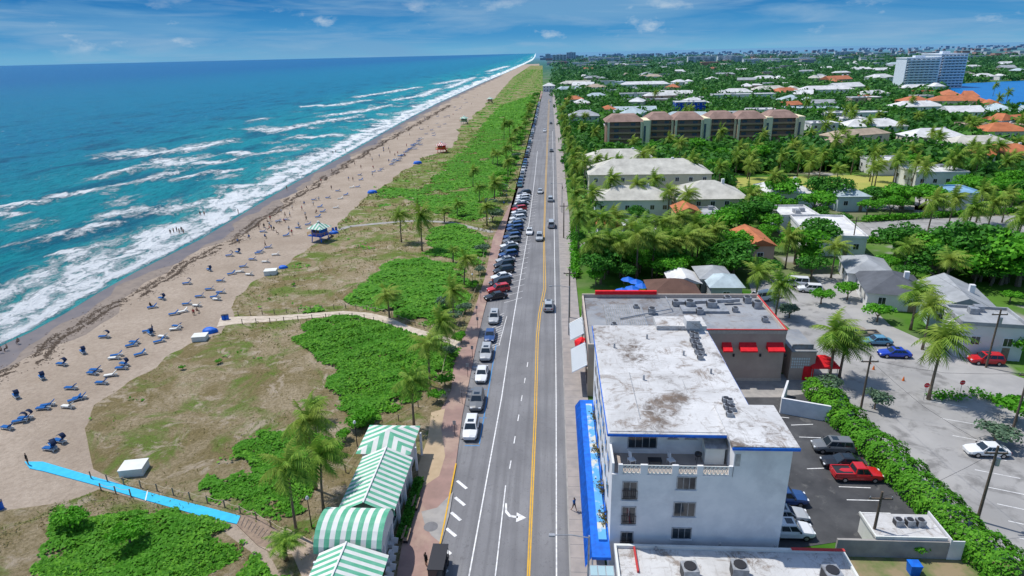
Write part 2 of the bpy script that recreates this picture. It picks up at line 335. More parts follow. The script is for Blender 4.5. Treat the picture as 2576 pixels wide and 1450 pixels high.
# dune
PL=[(1365,235),(1338,310),(1318,420),(1295,490),(1240,600),(1220,700),(1190,790),(1160,860),(1140,930),(1135,985),(1105,1040),(1075,1110),(1055,1180),(1040,1250),(1010,1380),(990,1500),(960,1700)]
DL=[(700,1700),(705,1480),(640,1370),(620,1330),(605,1315),(380,1255),(235,1180),(205,1080),(250,1020),(330,960),(430,890),(550,840),(580,800),(570,775),(650,705),(760,640),(850,575),(900,510),(960,470),(1060,400),(1140,372),(1155,325),(1220,265),(1250,240),(1290,195),(1335,165),(1365,165)]
def rough_poly(pl,amp=.9,step=1.6):
    out=[];n=len(pl)
    for i in range(n):
        a=Vector((*pl[i],0));b_=Vector((*pl[(i+1)%n],0));L=(b_-a).length
        if L>400 or L<.01: out.append(pl[i]);continue
        k=max(1,min(int(L/step),60));nrm=Vector((-(b_-a).y,(b_-a).x,0))/L
        for j in range(k):
            p=a.lerp(b_,j/k);s=1+p.y/300;p+=nrm*amp*s*(math.sin(p.y/2.1/s+p.x/3)+.6*math.sin(p.x/1.1/s+p.y/.9/s))*.5;out.append((p.x,p.y))
    return out
dune=rough_poly(GP(DL))+GP(PL)
m,nt,b=newmat('dune_sand_grass');P=pos(nt);yy=sep(nt,P)[1]
c=mix(nt,mr(nt,noise(nt,P,.10,8,.7,.6),.40,.58),(.42,.34,.23),(.25,.20,.10));gn=ma(nt,'ADD',noise(nt,P,.12,7,.65,1.),mr(nt,yy,90,260,0,.12));c=mix(nt,mr(nt,gn,.50,.62,0,.85),c,(.12,.22,.03));c=mix(nt,mr(nt,noise(nt,P,2.5,6,.75),.42,.62,0,.65),c,(.15,.125,.055));c=mix(nt,mr(nt,noise(nt,P,.25,7,.75,.7),.53,.62,0,.85),c,(.46,.38,.29))
put(nt,b.inputs['Base Color'],c);b.inputs['Roughness'].default_value=1;b.inputs['Specular IOR Level'].default_value=.05;bump(nt,b,noise(nt,P,2.,7,.75),1,.5)
struct('dune',MB().prism(dune,.0,.07),m)
dune2=rough_poly(GP([(-60,1310),(0,1290),(120,1272),(250,1232),(400,1275),(560,1335),(640,1385),(690,1450),(700,1700),(-60,1700)]),.5)
struct('dune_terrain',MB().prism(dune2,0,.08),m)
def nearpath(x,y,pl,w):
    r=np.zeros(len(x),bool)
    for (ax,ay),(bx,by) in zip(pl[:-1],pl[1:]):
        dx,dy=bx-ax,by-ay;t=np.clip(((x-ax)*dx+(y-ay)*dy)/(dx*dx+dy*dy),0,1);r|=np.hypot(x-ax-t*dx,y-ay-t*dy)<w
    return r
PATH1=GP([(550,812),(600,806),(680,803),(780,795),(860,789),(920,793),(965,803),(1015,825),(1070,842),(1100,850),(1160,870)])
PATH3=GP([(830,585),(880,570),(960,562),(1050,555),(1130,560),(1240,585)])
struct('sand_path',strip(PATH1,[4.5,3.6,2.8,2.5,2.3,2.2,2.2,2.1,2.,2.,2.],.09),mat('path_sand',(.58,.50,.41),(.46,.39,.31),1,.95,.3))
struct('sand_path',ribbon('p',PATH3,1.9,.09,None),M['concrete'])
allv=[]
for poly in (dune,dune2):
    for ylo,yhi,dn,sz in ((30,95,11,.20),(95,170,4.2,.34),(170,420,.8,.7)):
        x,y=samp(poly,dn,330000);k=(y>ylo)&(y<=yhi)&(wav(x,y,5)+.6*wav(x,y,1.3)>-.05)&~nearpath(x,y,PATH1,1.2);x=x[k];y=y[k];n=len(x)
        if n==0: continue
        c=np.stack([x,y,.12+rng.uniform(0,.18,n)],-1);nr=rng.normal(size=(n,3));nr[:,2]=np.abs(nr[:,2])*.8
        allv.append(quads(c,nr,rng.uniform(.5,1.2,n)*sz,.28))
o=ob('dune_grass',qmesh('dune_grass',np.concatenate(allv),M['grass']));o['kind']='stuff';tag(o,'dry yellow green grass scattered over the sandy dune','grass')
SC=[[(80,1430),(110,1370),(170,1310),(330,1290),(450,1278),(560,1312),(628,1360),(600,1410),(520,1450),(500,1600),(40,1600)],
[(500,1225),(560,1150),(640,1090),(720,1072),(800,1092),(860,1112),(850,1150),(800,1200),(770,1290),(700,1312),(600,1290),(505,1255)],
[(720,860),(780,800),(900,790),(1000,820),(1060,832),(1110,862),(1100,920),(1070,1000),(990,1040),(900,1060),(850,1030),(815,990),(830,930),(780,900)],
[(848,768),(940,690),(980,650),(1080,650),(1170,670),(1190,740),(1165,795),(1070,822),(960,790),(900,772)],
[(1080,575),(1150,560),(1230,600),(1215,680),(1180,660),(1060,640)],
[(940,470),(1060,478),(1120,410),(1165,375),(1200,330),(1260,265),(1340,240),(1320,320),(1300,430),(1270,480),(1225,545),(1180,560),(1100,540),(1020,500),(960,500)],
[(95,1330),(180,1295),(240,1310),(240,1350),(120,1370)],[(880,1060),(970,1045),(965,1080),(890,1100)],[(420,1000),(470,990),(500,1010),(440,1025)],[(1040,850),(1170,850),(1130,960),(1060,960)],[(640,1390),(720,1400),(740,1500),(560,1500)],[(760,790),(800,770),(830,790)]]
allv=[]
PR=[GP(p) for p in SC]
for k_,poly in enumerate(PR+[dune,dune2]):
    bg_=k_>=len(PR)
    for ylo,yhi,sz in ((20,72,.22),(72,110,.27),(110,200,.40),(200,420,.75),(420,2000,1.6)):
        P_=np.array(poly)
        if P_[:,1].min()>yhi or P_[:,1].max()<ylo: continue
        x,y=samp(poly,(3.2 if not bg_ else 1.8)/sz**2,420000 if not bg_ else 500000)
        k=(y>ylo)&(y<=yhi)&~nearpath(x,y,PATH1,1.3);x=x[k];y=y[k]
        if not bg_:
            e=edged(x,y,poly);k=(e+1.6*wav(x,y,2.2)*(1+y/130)+1.*wav(x,y,.9)-.8+rng.normal(0,.35,len(x))>0)&(wav(x,y,7)+.6*wav(x,y,1.9)+.3*wav(x,y,17)>-.95+.4*(y>200))
        else: 
            e=None;k=(wav(x,y,6.5)+.55*wav(x+9,y,2.1)+.35*wav(x,y+5,.8)+np.clip((y-200)/900,0,.35)+rng.normal(0,.07,len(x))>(.96))
        x=x[k];y=y[k];n=len(x)
        if n==0: continue
        hs=(.85 if not bg_ else .3)*np.where(y>200,.35,1.)
        z=np.clip(.65+.5*wav(x,y,3.)+.3*wav(x,y,1.1),.12,1.6)*(.75+.3*rng.random(n))*hs
        if not bg_: z*=np.clip(.3+e[k]/3.,0,1)
        jt=.42 if ylo<110 else .25
        nr=np.stack([rng.normal(0,jt,n),rng.normal(0,jt,n)-.15,np.ones(n)],-1)
        allv.append(quads(np.stack([x,y,z+.05],-1),nr,rng.uniform(.55,1.2,n)*sz,.75))
o=ob('sea_grape_scrub',qmesh('sea_grape_scrub',np.concatenate(allv),M['scrub']));o['kind']='stuff';tag(o,'bright green sea grape scrub in dense patches over the dune','shrubbery')
# ---------------------------------------------------------------- promenade, road, pavements
struct('promenade',MB().prism(GP(PL)+[(-11.0,0),(-11.0,46),(-11.5,63),(-12.2,74),(-12.7,92),(-13,108),(-13,300),(-13.5,484),(-15,840),(-16,900)],0,.16),M['prom'])
struct('promenade_paving',MB().prism(GP([(1085,1040),(1120,1030),(1110,1080),(1120,1150),(1105,1200),(1060,1230),(1050,1180),(1075,1110)]),0,.164,sides=False),mat('tan_pavers',(.46,.35,.23),(.41,.31,.20),1))
struct('promenade_paving',MB().prism(GP([(1060,1290),(1100,1280),(1140,1240),(1130,1300),(1110,1370),(1085,1350),(1068,1320)]),0,.164,sides=False),M['concrete'])
t=G(1084,1328);struct('mosaic_ring',MB().prism([(t[0]+.75*math.cos(a*.3927),t[1]+.75*math.sin(a*.3927)) for a in range(16)],0,.168,sides=False),M['asphalt'])
rd=[(-11.0,-40),(-11.0,46),(-11.5,63),(-12.2,74),(-12.7,92),(-13,108),(-13,300),(-13.5,484),(-15,840),(-1.2,838),(.5,549),(1.7,367),(1.7,-40)]
struct('road',MB().prism(rd,0,.045,sides=False),M['asphalt'])
struct('sidewalk',MB().prism([(1.72,-40),(1.72,367),(.6,549),(-1.1,838),(2,838),(3.6,549),(4.9,367),(5.0,-40)],0,.17),M['sidewalk'])
struct('kerb',MB().prism([(1.58,-40),(1.58,367),(1.715,367),(1.715,-40)],0,.18),M['concrete'])
mb=MB()
for y in np.arange(20,300,1.8): mb.box(1.75,y,.165,4.95,y+.05,.1745)
struct('sidewalk_joints',mb,M['asphalt'])
zm=.052
def line(pl,w,m,dash=None,z=zm): return struct('road_marking',ribbon('l',GP(pl),w,z,m,dash),m)
line([(1180,1450),(1262,1000),(1292,800),(1326,600),(1345,450),(1352,380)][::1],.14,M['paintw'])
yl=[(1326,1470),(1344,1050),(1349,850),(1355,790),(1368,725),(1367,600),(1372,450),(1377,330),(1380,250)]
line(yl,.13,M['painty']);line([(a+5 if b>700 else a+2.5,b) for a,b in yl],.13,M['painty'])
line([(1400,1470),(1399,1000),(1396,700),(1392,450),(1390,330)],.13,M['paintw'])
line([(1246,1450),(1272,1222)],.12,M['paintw']);line([(1282,1180),(1330,900)],.12,M['paintw'],(1.6,5.2))
mb=MB();ax,ay=G(1292,1302)
def arr(pts): mb.add([(ax+x,ay+y,zm+.003) for x,y in pts],[tuple(range(len(pts)))])
arr([(-1.05,2.2),(-.85,2.2),(-.75,1.0),(-.95,.7)][::-1]);arr([(-.95,.7),(-.75,1.0),(-.35,.35),(-.5,.05)][::-1]);arr([(-.5,.05),(-.35,.35),(.45,.15),(.45,-.15)][::-1]);arr([(.3,.75),(.3,-.75),(1.35,-.05)][::-1])
struct('turn_arrow',mb,M['paintw'])
mb=MB()
def seg(p,q,w,z=zm):
    a=Vector((*p,0));b=Vector((*q,0));d=(b-a).normalized();n=Vector((-d.y,d.x,0))*w/2
    mb.add([(a.x-n.x,a.y-n.y,z),(b.x-n.x,b.y-n.y,z),(b.x+n.x,b.y+n.y,z),(a.x+n.x,a.y+n.y,z)],[(3,2,1,0)])
for (x,y) in ((1160,1220),(1155,1262),(1145,1300),(1133,1340),(1120,1385),(1112,1430)):
    p=G(x-10,y-10);q=G(x+14,y+10);seg(p,q,.35)
for k in range(14):
    f=k/13;p=G(1232+18*f-6,880-80*f);q=G(1258+10*f,868-80*f);seg(p,q,.1)
A0=Vector(G(1250,752));A1=Vector(G(1318,490))
for k in range(27):
    p=A0+(A1-A0)*(k/26);seg((p.x+1.6,p.y-2.2),(p.x+5.0,p.y+.6),.1)
seg(G(1255,870),G(1275,796),.1)
struct('parking_marking',mb,M['paintw'])
mb=MB()
for y_ in (1110,1040,968,912):
    xs=1163 if y_>1100 else 1180
    p=G(xs+6,y_+12);q=G(xs+44,y_+12);seg(p,q,.12,.053)
seg(G(1206,1118),G(1248,868),.12,.053);struct('parking_marking',mb,M['paintb'])
struct('kerb_yellow',MB().prism([(-11.12,43),(-10.98,43),(-11.45,63.5),(-11.6,63.5)],0,.2),M['painty'])
MATP=[(62,1163),(108,1163),(250,1205),(400,1247),(510,1275),(606,1300),(596,1320),(500,1298),(360,1258),(240,1222),(110,1187),(75,1180)]
struct('beach_access_mat',MB().prism(GP(MATP),.03,.12),M['mat'])
struct('mat_seam',ribbon('s',GP([(372,1236),(366,1262)]),.12,.125,None),M['paintw'])
mb=MB();BW=GP([(606,1298),(655,1300),(740,1370),(720,1390),(650,1375),(596,1322)])
mb.prism(BW,.0,.14);struct('boardwalk',mb,M['wood'])
mb=MB()
for k in range(14):
    f=k/13;a=Vector(G(606+125*f,1299+68*f));b=Vector(G(598+110*f,1320+66*f));mb.add([(a.x,a.y,.146),(a.x+.07,a.y,.146),(b.x+.07,b.y,.146),(b.x,b.y,.146)],[(3,2,1,0)])
struct('boardwalk_gaps',mb,M['dark'])
struct('access_paving',MB().prism(GP([(650,1375),(720,1330),(800,1370),(880,1330),(850,1500),(780,1500),(735,1395),(700,1400)]),0,.12),mat('pale_pavers',(.42,.33,.26),(.36,.28,.22),1))
# ---------------------------------------------------------------- right hand ground
LOT=GP([(1880,705),(2000,700),(2140,770),(2235,850),(2330,900),(2440,940),(2540,1020),(2640,1060),(2640,1560),(2470,1420),(2330,1270),(2200,1130),(2060,965),(1960,940),(1850,960),(1850,1000),(2050,990),(2030,930),(1990,830),(1900,760)])
struct('parking_lot',MB().prism(LOT,0,.03,sides=False),M['lot'])
struct('hotel_parking_lot',MB().prism([(20.4,44)]+GP([(2000,1380),(2330,1330),(2370,1290),(2200,1120),(2060,980),(1860,998)])+[(18,76),(18,44)],0,.036,sides=False),M['darkasphalt'])
struct('alley_paving',MB().prism(GP([(1850,950),(2000,940),(2070,985),(1960,1000),(1860,1000)])+[(18,78)],0,.042,sides=False),M['concrete'])
STR=GP([(2040,690),(2110,690),(2240,820),(2440,910),(2600,960),(2600,1040),(2400,960),(2200,860)])
struct('side_street',MB().prism(STR,0,.04,sides=False),mat('street_concrete',(.38,.37,.36),(.31,.305,.30),.3,.9))
FPK=GP([(2150,560),(2640,538),(2640,655),(2330,612),(2180,595)])
struct('far_parking',MB().prism(FPK,0,.035,sides=False),M['lot'])
LWN=GP([(1820,448),(2240,438),(2300,482),(1840,484)])
struct('lawn',MB().prism(LWN,0,.03,sides=False),mat('dry_lawn',(.42,.38,.10),(.28,.33,.07),.06,1))
struct('lawn',MB().prism(GP([(1440,470),(1480,470),(1500,560),(1440,560)]),0,.03,sides=False),mat('lawn_green',(.06,.20,.03),(.09,.24,.04),.2,1))
for pl,w_ in (([(1500,505),(1700,512),(1900,505),(2150,520),(2600,528)],6),([(1430,345),(1700,338),(2050,345),(2600,395)],6),([(2150,345),(2330,480),(2330,560)],6),([(2560,300),(2450,400),(2500,480)],6)):
    struct('residential_street',ribbon('st',GP(pl),w_,.025,None),bpy.data.materials['street_concrete'])
LAG=GP([(2385,212),(2640,200),(2640,272),(2470,270),(2420,255),(2390,243)])
struct('lagoon',MB().prism(LAG,0,.2,sides=False),mat('lagoon_water',(.01,.15,.42),(.01,.17,.46),.05,.4,spec=.1))
mb=MB()
for pl in ([(2010,1100),(2065,1102)],[(1990,1070),(2045,1068)],[(2110,1225),(2190,1228)],[(2130,1258),(2215,1260)],[(2160,1290),(2240,1292)],[(2030,1180),(2085,1178)],[(1965,1050),(1985,1052)]):
    seg(*GP(pl),.12,.047)
struct('parking_marking',mb,M['paintw'])
mb=MB()
for k in range(9):
    a=G(2340+28*k,1010+43*k);seg(a,(a[0]+4,a[1]-1.5),.1,.037)
for k in range(14):
    a=G(2190+30*k,575+k*1.5);seg(a,(a[0]+.5,a[1]-5),.15,.042)
struct('parking_marking',mb,M['paintw'])
# ---------------------------------------------------------------- vehicles
def carmeshes(kind):
    p=dict(sedan=(4.7,.92,.52,.92,1.43,-1.85,.95,-1.15,.25),suv=(4.75,.95,.6,1.08,1.72,-2.25,1.05,-1.95,.45),pickup=(5.4,.96,.65,1.05,1.75,-.55,1.35,-.35,.75),van=(5.3,.98,.6,1.15,2.0,-2.55,1.7,-2.45,1.0))[kind]
    L,w,zl,zt,zr,xr0,xf0,xr1,xf1=p;zl=.3
    mb=MB();st=[(-L/2,.72,.45,zt-.22),(-L/2+.12,.93,zl,zt-.06),(-L*.3,1,zl-.05,zt),(0,1,zl-.05,zt),(L*.26,1,zl-.05,zt-.03),(L/2-.35,.95,zl,zt-.16),(L/2-.05,.80,zl+.05,zt-.30),(L/2,.66,.42,zt-.42)]
    n=9
    for x,s,a,t in st:
        ww=w*s
        mb.v+=[(x,-ww*.86,a),(x,-ww,a+.16),(x,-ww,t-.22),(x,-ww*.93,t-.03),(x,0,t+.04),(x,ww*.93,t-.03),(x,ww,t-.22),(x,ww,a+.16),(x,ww*.86,a)]
    for i in range(len(st)-1):
        for k in range(n): mb.f.append((i*n+k,i*n+(k+1)%n,(i+1)*n+(k+1)%n,(i+1)*n+k));mb.m.append(0)
    mb.f.append(tuple(range(n))[::-1]);mb.m.append(0);mb.f.append(tuple(range((len(st)-1)*n,len(st)*n)));mb.m.append(0)
    wb=w*.9;wt=w*.72;zb=zt-.05
    B=[(xr0,-wb,zb),(xf0,-wb,zb),(xf0,wb,zb),(xr0,wb,zb)];Tt=[(xr1,-wt,zr-.05),(xf1,-wt,zr-.05),(xf1,wt,zr-.05),(xr1,wt,zr-.05)]
    T2=[(xr1+.12,-wt+.12,zr),(xf1-.12,-wt+.12,zr),(xf1-.12,wt-.12,zr),(xr1+.12,wt-.12,zr)]
    mb.add(B+Tt+T2,[(0,1,5,4),(1,2,6,5),(2,3,7,6),(3,0,4,7),(4,5,9,8),(5,6,10,9),(6,7,11,10),(7,4,8,11),(8,9,10,11)])
    if kind=='pickup': mb.add([(-L/2+.15,-w*.8,zt+.015),(xr0-.1,-w*.8,zt+.015),(xr0-.1,w*.8,zt+.015),(-L/2+.15,w*.8,zt+.015)],[(0,1,2,3)],1);mb.box(-L/2+.1,-w*.93,zt-.1,xr0,-w*.8,zt+.1);mb.box(-L/2+.1,w*.8,zt-.1,xr0,w*.93,zt+.1);mb.box(-L/2+.02,-w*.9,zt-.2,-L/2+.12,w*.9,zt+.09)
    mb.box(-L/2+.25,-w*.9,.17,L/2-.3,w*.9,.4,1)
    body=mb.mesh(kind+'_body',[M['paint'],M['dark']])
    def q(c4,s0,s1,t0,t1,name):
        a,b_,c,d=[Vector(x) for x in c4];nrm=(b_-a).cross(d-a).normalized()*.015
        f=lambda s,t:(a.lerp(b_,s)).lerp(d.lerp(c,s),t)+nrm
        return MB().add([f(s0,t0),f(s1,t0),f(s1,t1),f(s0,t1)],[(0,1,2,3)])
    ws=q((B[1],B[2],Tt[2],Tt[1]),.06,.94,.08,.93,'w');rw=q((B[3],B[0],Tt[0],Tt[3]),.08,.92,.15,.9,'w')
    l=MB();r_=MB()
    for s0,s1 in ((.06,.36),(.39,.66),(.69,.95)) if kind!='pickup' else ((.08,.48),(.52,.93)):
        m1=q((B[0],B[1],Tt[1],Tt[0]),s0,s1,.12,.88,'w');l.add(m1.v,m1.f);m1=q((B[2],B[3],Tt[3],Tt[2]),1-s1,1-s0,.12,.88,'w');r_.add(m1.v,m1.f)
    sun=MB().add([(xf1-.9,-.4,zr+.012),(xf1-.2,-.4,zr+.012),(xf1-.2,.4,zr+.012),(xf1-.9,.4,zr+.012)],[(0,1,2,3)])
    D=dict(body=body,windshield=ws.mesh('windshield',M['glass']),rear_window=rw.mesh('rear_window',M['glass']),lw=l.mesh('side_window',M['glass']),rww=r_.mesh('side_window',M['glass']),sunroof=sun.mesh('sunroof',M['glass']))
    D['wheels']=[]
    for sx in (-L*.3,L*.3):
        for sy in (-1,1):
            t=MB().tube([(sx,sy*(w-.22),.34),(sx,sy*(w+.015),.34)],.34,12).mesh('wheel',M['tyre']);ri=MB().tube([(sx,sy*(w+.012),.34),(sx,sy*(w+.03),.34)],.2,8).mesh('rim',M['rim']);D['wheels'].append((t,ri))
    D['hl']=[MB().box(L/2-.22,sy*w*.6-.17,zt-.40,L/2-.01,sy*w*.6+.17,zt-.27).mesh('headlight',M['lampw']) for sy in (-1,1)]
    D['tl']=[MB().box(-L/2-.01,sy*w*.66-.14,zt-.42,-L/2+.14,sy*w*.66+.14,zt-.18).mesh('taillight',M['lampr']) for sy in (-1,1)]
    D['mir']=[MB().box(xf0-.35,sy*(w+.0)-.0-(.16 if sy<0 else 0),zt-.02,xf0-.2,sy*w+(.16 if sy>0 else 0),zt+.13).mesh('wing_mirror',M['dark']) for sy in (-1,1)]
    return D
CAR={k:carmeshes(k) for k in('sedan','suv','pickup','van')}
CC=dict(white=(.75,.76,.77),silver=(.42,.44,.46),grey=(.16,.17,.18),black=(.012,.013,.016),blue=(.02,.07,.22),brightblue=(.01,.05,.45),red=(.55,.01,.015),tan=(.35,.28,.18),lightblue=(.10,.28,.42),teal=(.03,.12,.16))
def car(kind,colr,x,y,ang,label,group=None,lod=2,z=.046):
    D=CAR[kind];parts=[('body',D['body'],None,'c'),('windshield',D['windshield'],None,0),('rear_window',D['rear_window'],None,0),('side_window',D['lw'],None,0),('side_window',D['rww'],None,0)]
    if kind in('suv','sedan') and lod==2 and random.random()<.5: parts.append(('sunroof',D['sunroof'],None,0))
    if lod>=1:
        for t,ri in D['wheels']: parts.append(('wheel',t,[('rim',ri)] if lod==2 else None,0))
    if lod==2:
        for h in D['hl']: parts.append(('headlight',h,None,0))
        for h in D['tl']: parts.append(('taillight',h,None,0))
        for h in D['mir']: parts.append(('wing_mirror',h,None,0))
    nm=dict(sedan='parked_car',suv='parked_suv',pickup='pickup_truck',van='parked_van')[kind]
    if 'driving' in label or 'moving' in label: nm='driving_car'
    return spawn(nm,parts,(x,y,z),R(ang),label,'car' if kind in('sedan','suv') else ('pickup truck' if kind=='pickup' else 'van'),group,1,{'c':CC[colr]})
gk='cars parked along the beach kerb'
for kd,cl,px,py,lb in (('suv','white',1185,1078,'white SUV parked at the kerb, nearest of the kerbside row'),('suv','grey',1200,1008,'dark grey SUV parked just ahead of the nearest white one'),('sedan','white',1212,940,'white hatchback parked third along the promenade kerb'),('suv','silver',1223,888,'silver grey SUV parked beside the first white hatching'),('sedan','blue',1233,843,'dark blue sedan parked between two silver cars at the kerb'),('suv','silver',1243,799,'silver SUV parked last before the angled bays')):
    x,y=G(px,py,.6);car(kd,cl,x,y,-89,lb,gk)
seq=['black','red','black','white','black','black','silver','blue','black','white','grey','blue','black','blue','blue','silver','white','grey','white','red','black','white','silver','white','white','black']
ordn=lambda n:('first second third fourth fifth sixth seventh eighth ninth tenth eleventh twelfth thirteenth fourteenth fifteenth sixteenth seventeenth eighteenth nineteenth twentieth'.split()+[f'{i}{"st" if i%10==1 and i%100!=11 else "nd" if i%10==2 and i%100!=12 else "rd" if i%10==3 and i%100!=13 else "th"}' for i in range(21,600)])[n-1]
for k,cl in enumerate(seq):
    p=A0+(A1-A0)*(k/(len(seq)-1));kd='suv' if k%3 else 'sedan'
    car(kd,cl,p.x+random.uniform(-.25,.25),p.y,206+random.uniform(-2,2),f'{cl} {"SUV" if kd=="suv" else "sedan"} in the angled beach bays, {ordn(k+1)} from the near end','cars in the angled bays',2 if k<10 else 1)
y=A1.y+14;k=0
while y<640:
    cl=random.choice(['white','white','silver','black','blue','grey','black','teal']);kd=random.choice(['suv','sedan','suv'])
    car(kd,cl,np.interp(y,[200,484,840],[-12.0,-12.4,-14])+random.uniform(-.1,.1),y,-90,f'{cl} {"SUV" if kd=="suv" else "sedan"} parked along the far beach kerb',"far cars parked along the beach kerb",1 if y<330 else 0);y+=6.4+random.uniform(0,.7)+(9 if k%9==8 else 0);k+=1
for kd,cl,px,py,ang,lb in (('suv','silver',1380,770,90,'silver SUV driving away in the right lane, nearest moving car'),('sedan','white',1332,583,-90,'white sedan driving beside the angled bays'),('suv','silver',1357,598,-90,'silver car driving this way beside the yellow centre line'),('van','silver',1387,566,90,'silver van driving away beyond the nearest moving SUV'),('suv','silver',1385,502,90,'silver SUV driving away in the right lane, far third'),('sedan','silver',1359,482,-90,'silver sedan driving this way past the end of the angled bays'),('sedan','grey',1387,379,90,'dark car driving away beyond the crossing'),('sedan','grey',1386,310,90,'grey car driving far up the right lane'),('sedan','white',1384,255,90,'tiny white car driving farthest up the road'),('suv','white',1370,330,-90,'white car driving this way far up the left lane')):
    x,y=G(px,py,.5);car(kd,cl,x,y,ang,lb,'cars driving on the beach road',2 if y<200 else 1)
for kd,cl,px,py,ang,lb in (('suv','grey',2095,1123,176,'grey SUV by the tall hedge, farthest in the hotel lot row'),('sedan','black',2120,1162,178,'black sedan between the grey SUV and the red pickup'),('pickup','red',2155,1192,0,'red pickup truck parked in the hotel lot'),('suv','blue',1972,1252,0,'dark blue SUV half hidden by the white hotel wall'),('sedan','silver',1974,1293,0,'blue grey sedan between dark SUV and white SUV by the hotel'),('suv','white',1984,1334,0,'white SUV by the hotel, nearest in the dark lot'),('sedan','white',2482,1132,178,'white sedan alone on the pale concrete lot'),('pickup','tan',2168,842,180,'tan pickup truck parked across from the red canopy'),('sedan','lightblue',2205,857,178,'pale blue sedan beside the tan pickup'),('sedan','brightblue',2250,888,176,'bright blue sedan beside the pale blue sedan'),('suv','red',2480,905,175,'red SUV parked before the white two storey house'),('van','white',1910,750,200,'white van parked nearest behind the grey flat roof'),('suv','white',2038,727,170,'white SUV parked in the side lot by the thatch roofs'),('van','white',2000,712,170,'white van with a dark car beside it by the grey pavilions'),('sedan','black',1985,703,170,'black sedan parked beyond the white van'),('sedan','silver',1940,742,200,'silver car behind the grey flat roof beside a white van'),('suv','grey',2490,585,90,'grey car in the far right parking lot')):
    x,y=G(px,py,.6);car(kd,cl,x,y,ang,lb,'cars parked in the lots right of the road',2,.05)
x,y=G(1103,1428,.9);r=emp('shuttle_cart',(x,y,.046),'black open sided shuttle cart parked by the beach pavilion','cart',None,R(-90))
MB().box(-1.9,-.7,.35,1.9,.7,.75).build('body',M['dark'],r)
MB().box(-1.8,-.75,1.95,1.5,.75,2.05).build('roof',M['dark'],r)
for k in range(3): MB().box(-1.5+k,-.6,.75,-.95+k,.6,1.0).box(-1.5+k,-.6,1.0,-1.38+k,.6,1.4).build('seat',M['dark'],r)
for a in (-1.7,1.4):
    for s in(-.68,.68): MB().tube([(a,s,.7),(a*.98,s,1.96)],.03).build('roof_post',M['dark'],r)
MB().add([(1.55,-.65,.8),(1.55,.65,.8),(1.42,.65,1.9),(1.42,-.65,1.9)],[(0,1,2,3)]).build('windshield',M['glass'],r)
for a in(-1.2,1.3):
    for s in(-1,1): MB().tube([(a,s*.55,.28),(a,s*.74,.28)],.28,10).build('wheel',M['tyre'],r)
# ---------------------------------------------------------------- trees
def palm_mesh(h,seed,wind=.9,n=26,fl=3.9):
    rd=random.Random(seed);lean=Vector((rd.uniform(.0,.9),rd.uniform(-.5,.5),0))*h*.12
    pts=[(lean*(t*t)+Vector((0,0,h*t))) for t in (0,.2,.4,.6,.8,1)]
    tr=MB().tube(pts,[.26,.19,.17,.16,.15,.17],7)
    top=pts[-1];mb=MB()
    for k in range(n):
        az=k*2.399+rd.uniform(-.3,.3);el=R(75-110*(k/n))+rd.uniform(-.15,.15);L=fl*rd.uniform(.8,1.1)
        d=Vector((math.cos(az)*math.cos(el),math.sin(az)*math.cos(el),math.sin(el)));p=top.copy();prev=None;S=8
        for j in range(S+1):
            t=j/S
            if prev is not None:
                side=d.cross(Vector((0,0,1)));side=side.normalized() if side.length>.05 else Vector((1,0,0))
                ll=L*.27*math.sin(math.pi*min(1,.12+.85*t))+.05
                for s_ in(-1,1):
                    a=prev;b_=p;tip=(prev.lerp(p,.7))+side*s_*ll+Vector((0,0,-ll*.45))+d*ll*.35
                    m_=prev.lerp(p,.5);mb.add([a,m_,tip],[(0,1,2)])
                    tip2=(p.lerp(p+(p-prev),.3))+side*s_*ll*.95+Vector((0,0,-ll*.6))+d*ll*.3
                    mb.add([m_,b_,tip2],[(0,1,2)])
            prev=p.copy();p=p+d*(L/S);d=(d+Vector((.14*wind,-.03*wind,-.18))).normalized()
    mb.tube([top-Vector((0,0,.4)),top+Vector((0,0,.3))],[.2,.1],6)
    return tr.mesh('trunk',M['trunk'],True),mb.mesh('crown',M['palm'])
PALM=[palm_mesh(h,s) for h,s in((8.5,1),(7.5,2),(9.5,3),(8,4),(6,5))]
FAN=[palm_mesh(4.5,11,.5,26,2.0),palm_mesh(7.5,12,.5,26,2.0)]
def broad_mesh(seed,m,n=1500,ls=.07,flat=.75):
    rd=np.random.default_rng(seed);K=13
    cen=rd.normal(size=(K,3));cen/=np.linalg.norm(cen,axis=1,keepdims=True);cen*=rd.uniform(.35,.75,(K,1));cen[:,2]=np.abs(cen[:,2])*flat;cen[0]=0
    rr=rd.uniform(.26,.48,K);cs=[];ns=[]
    for k in range(K):
        q=rd.normal(size=(n//K,3));q/=np.linalg.norm(q,axis=1,keepdims=True);q[:,2]=np.where(q[:,2]<-.35,-q[:,2],q[:,2])
        cs.append(cen[k]+q*rr[k]*rd.uniform(.75,1.12,(len(q),1)));ns.append(q+rd.normal(0,.5,q.shape))
    c=np.concatenate(cs);c[:,2]=c[:,2]*.8+1.0;v=quads(c,np.concatenate(ns),rd.uniform(.6,1.35,len(c))*ls,.7)
    t=MB().tube([(0,0,0),(.03,0,.4),(0,.02,.7)],[.07,.05,.04],6)
    for a in range(4): t.tube([(0,0,.5),(.3*math.cos(a*1.6),.3*math.sin(a*1.6),.95)],[.035,.015],5)
    return t.mesh('trunk',M['trunk']),qmesh('crown',v,m)
BR=[broad_mesh(1,M['leafB']),broad_mesh(2,M['leafA']),broad_mesh(3,M['leafB']),broad_mesh(4,M['leafA'],flat=.5)]
BUSH=[broad_mesh(6,M['leafA'],900,.10,.4),broad_mesh(7,M['leafC'],900,.10,.4)]
